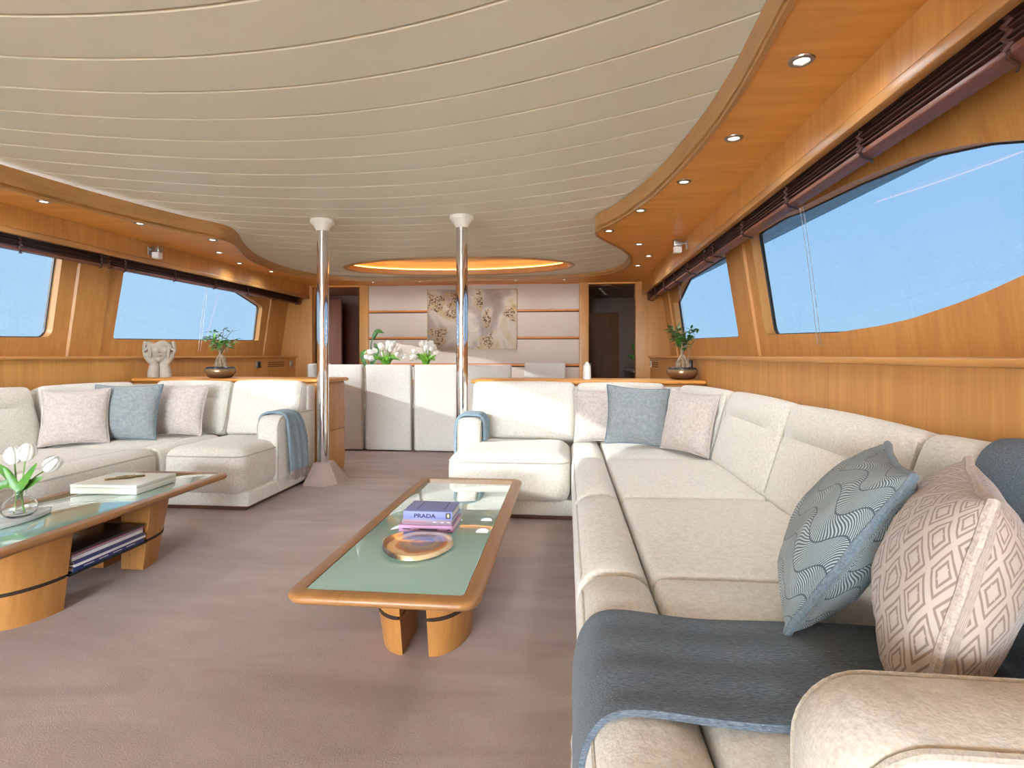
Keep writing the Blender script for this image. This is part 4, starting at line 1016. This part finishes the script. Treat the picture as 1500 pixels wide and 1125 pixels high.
# ================================================================ DINING GROUP
dt = thing('dining_table', 'oak dining table mostly hidden behind the row of cream chairs', 'dining table', (-1.45, 6.45, 0))
M().plate(rrect(-2.56, -.15, 6.33, 6.755, .12, 8), [], lambda p, t_: Vector((p[0], p[1], .715 + t_)), .035).obj('tabletop', oak_x, dt, angle=30)
for x in (-2.2, -.85): M().bbox(x - .16, x + .16, 6.40, 6.68, 0, .714, .02).obj('pedestal', oak_z, dt)
def chair(x, y, rz, w, label, group):
    t_ = thing('dining_chair', label, 'chair', (x, y, 0), group, world=False); t_.rotation_euler = (0, 0, rz)
    h = .952
    def f(p, hh): return (p.x, p.y + .012 * (p.z / hh[2]) * -1, p.z)
    M().rbox((0, .045, (h + .012) / 2), (w, .085, h - .012), .022, 4, 6, f).obj('backrest', chair_fab, t_)
    M().rbox((0, .30, .40), (w - .01, .44, .16), .03, 4, 4, crown(.012)).obj('seat', chair_fab, t_)
    M().bbox(-w / 2 + .012, w / 2 - .012, .09, .51, .015, .335, .012).obj('skirt', chair_fab, t_)
    for sx_ in (-1, 1): M().tube([(sx_ * (w / 2 - .004), .004, .03), (sx_ * (w / 2 - .004), -.002, .5), (sx_ * (w / 2 - .004), -.006, h - .02)], .004, 5).obj('seam', pipe_fab, t_)
    return t_
G = 'slipcovered dining chairs'
chair(-2.485, 5.80, 0, .505, 'cream slipcovered dining chair behind the steel pole by the oak console end', G)
chair(-1.942, 5.80, 0, .515, 'cream slipcovered dining chair in front of the white tulip bouquet', G)
chair(-1.395, 5.80, 0, .515, 'cream slipcovered dining chair between the tulips and the polished pole', G)
chair(-.845, 5.80, 0, .515, 'cream slipcovered dining chair directly behind the pole of the long sofa', G)
chair(-.285, 7.28, pi, .54, 'shaded cream dining chair across the table against the fabric wall panels', G)
chair(-3.12, 6.585, -pi / 2, .50, 'cream dining chair at the table head beside the dark doorway', G)
# bouquets and orchid
def bouquet(x, y, z, n, spread, label, seed):
    random.seed(seed); t_ = thing('tulip_bouquet', label, 'flowers', (x, y, z), 'tulip bouquets on the dining table', world=False)
    M().lathe([(.0001, 0), (.06, 0), (.075, .03), (.08, .12), (.07, .18), (.066, .18), (.074, .12), (.068, .03), (.0001, .012)], n=28, close=True).obj('vase', plain('white_ceramic', '#eeebe4', .25), t_)
    sm, lm = M(), M()
    for i in range(n):
        a = 2 * pi * i / n * 2.4 + random.uniform(-.3, .3); r = spread * (.35 + .65 * ((i % 5) / 4)); h = .42 - .16 * (r / spread) ** 2 + random.uniform(-.02, .02)
        hd = Vector((r * math.cos(a), r * math.sin(a) * .7, h)); d = Vector((hd.x * 2.4, hd.y * 2.4, .6 - .4 * r / spread))
        sm.tube(catmull([(0, 0, .08), (hd.x * .35, hd.y * .35, .24), hd], 4), .004, 5)
        fm = M(); tulip_head(fm, hd, .076, .036, d, .12); fm.obj('flower', petal, t_, fixn=False, angle=80)
    for i in range(26):
        a = random.uniform(0, 2 * pi); r = spread * random.uniform(.3, .95); leaf_blade(lm, [(0, 0, .12), (r * .4 * math.cos(a), r * .4 * math.sin(a), .26), (r * math.cos(a), r * math.sin(a) * .7, random.uniform(.24, .34))], .016, Vector((random.uniform(-.3, .3), -1, .3)))
    sm.obj('stems', stem_mat, t_); stuff(lm.obj('leaves', leafmat('bouquet_leaf_%d' % seed, '#4f9a1f', '#86c23a'), t_, fixn=False))
bouquet(-2.21, 6.53, .7505, 20, .20, 'larger white tulip bouquet on the dining table by the dark doorway', 5)
bouquet(-1.71, 6.53, .7505, 15, .15, 'smaller white tulip bouquet on the dining table below the painting', 6)
random.seed(9)
orc = thing('orchid_plant', 'dark arching orchid stem rising behind the white tulips', 'plant', (-2.46, 6.62, .7505), world=False)
M().lathe([(.0001, 0), (.05, 0), (.06, .09), (.056, .09), (.0001, .08)], n=20, close=True).obj('pot', plain('dark_pot', '#3b3a38', .4), orc)
M().tube(catmull([(0, 0, .08), (.03, 0, .30), (.03, 0, .46), (.10, 0, .58), (.19, 0, .585)], 6), .008, 6).obj('stem', leaf_dark, orc)
for p in ([(0, 0, .09), (-.08, -.02, .30), (-.02, -.03, .37)], [(0, 0, .09), (.10, 0, .34), (.07, 0, .46)], [(.05, 0, .50), (.10, 0, .60), (.17, 0, .60)]):
    m_ = M(); leaf_blade(m_, p, .03, Vector((.1, -1, .2))); m_.obj('leaf', leaf_dark, orc, fixn=False)
po = thing('passage_orchid', 'dark leafy plant on the cabinet inside the dim passage', 'plant', (1.17, 8.9, .8305), world=False)
M().lathe([(.0001, 0), (.05, 0), (.06, .10), (.055, .10), (.0001, .09)], n=20, close=True).obj('pot', white_pl, po)
for p in ([(0, 0, .1), (-.06, 0, .3), (-.14, 0, .42)], [(0, 0, .1), (.03, 0, .32), (-.02, 0, .5)], [(0, 0, .1), (-.1, 0, .2), (-.2, 0, .22)], [(0, 0, .1), (.08, 0, .25), (.14, 0, .25)]):
    m_ = M(); leaf_blade(m_, p, .04, Vector((.1, -1, .2))); m_.obj('leaf', leaf_dark, po, fixn=False)

# ================================================================ PAINTING
pt = thing('abstract_painting', 'square edged abstract canvas in gold, brown and cream on the fabric panels', 'painting', (-1.313, 7.49, 1.14))
M().bbox(-1.935, -.69, 7.487, 7.522, 1.145, 1.968, .003).obj('canvas', canvas_mat, pt)
gold = plain('pale_gold_edge', '#bfa778', .35)
for a in ((-1.943, -1.936, 1.137, 1.976), (-.689, -.682, 1.137, 1.976)): M().bbox(a[0], a[1], 7.480, 7.523, a[2], a[3], .001, 1).obj('frame_edge', gold, pt)
for a in ((1.137, 1.144), (1.969, 1.976)): M().bbox(-1.943, -.682, 7.480, 7.523, a[0], a[1], .001, 1).obj('frame_edge', gold, pt)

# ================================================================ WALL FITTINGS
def sensor(side, y, z, label):
    xw = mir(1.01 if side > 0 else .97, side); s_ = -side
    t_ = thing('motion_sensor', label, 'sensor', (xw, y, z), 'motion sensors')
    X_ = lambda d0, d1: sorted((xw + s_ * d0, xw + s_ * d1))
    a, b = X_(.001, .012); M().bbox(a, b, y - .02, y + .02, z - .03, z + .045, .003).obj('mount', grey_pl, t_)
    a, b = X_(.012, .05); M().bbox(a, b, y - .008, y + .008, z + .012, z + .028, .003).obj('bracket', grey_pl, t_)
    a, b = X_(.045, .115); bd = M().bbox(a, b, y - .03, y + .03, z - .005, z + .05, .006).obj('body', brushed, t_); M().bbox(a + .003, b - .003, y - .032, y + .028, z - .06, z - .005, .008).obj('lens', white_pl, t_)
sensor(1, 4.72, 1.975, 'small grey and white motion sensor on the beam by the potted ficus window')
sensor(-1, 4.48, 1.965, 'small grey and white motion sensor on the beam above the face sculpture')
def plateobj(name, side, y, z, w, h, mat, label, inner=None):
    t_ = thing(name, label, 'wall fitting', (mir(1.118, side), y, z)); e_ = .06 if side < 0 else 0; a, b = sorted((mir(1.108 + e_, side), mir(1.1195 + e_, side)))
    M().bbox(a, b, y - w / 2, y + w / 2, z - h / 2, z + h / 2, .003).obj('faceplate', mat, t_)
    if inner: a, b = sorted((mir(1.1055 + e_, side), mir(1.1085 + e_, side))); M().bbox(a, b, y - w * .3, y + w * .3, z - h * .3, z + h * .3, .002).obj('insert', inner, t_)
plateobj('power_outlet', -1, 4.86, .938, .08, .08, white_pl, 'white power outlet on the oak panel beside the face sculpture', ink)
plateobj('wall_switch', -1, 6.55, .937, .10, .085, brushed, 'square metal switch with black insert beside the slotted vent', ink)
plateobj('wall_switch', -1, 7.38, .935, .09, .08, brushed, 'plain nickel switch plate next to the bulkhead corner', brushed)
plateobj('wall_switch', 1, 7.42, .935, .07, .085, white_pl, 'pale switch plate at the bulkhead end of the sofa wall', grey_pl)
plateobj('wall_switch', 1, 5.05, .945, .10, .13, black_rub, 'slim black switch plate behind the glossy potted ficus', grey_pl)
for side, y in ((-1, 6.98), (1, 7.08)):
    t_ = thing('air_vent', 'slotted air vent in the oak panel ' + ('near the dark doorway' if side < 0 else 'behind the glossy potted ficus'), 'vent', (mir(1.118, side), y, .93))
    for i in range(3): e_ = .06 if side < 0 else 0; a, b = sorted((mir(1.117 + e_, side), mir(1.1205 + e_, side))); M().box(a, b, y - .21, y + .21, .905 + i * .026, .914 + i * .026).obj('slot', dark_gap, t_, smooth=False)
for o in bpy.data.objects:
    if '_w' in o: del o['_w']
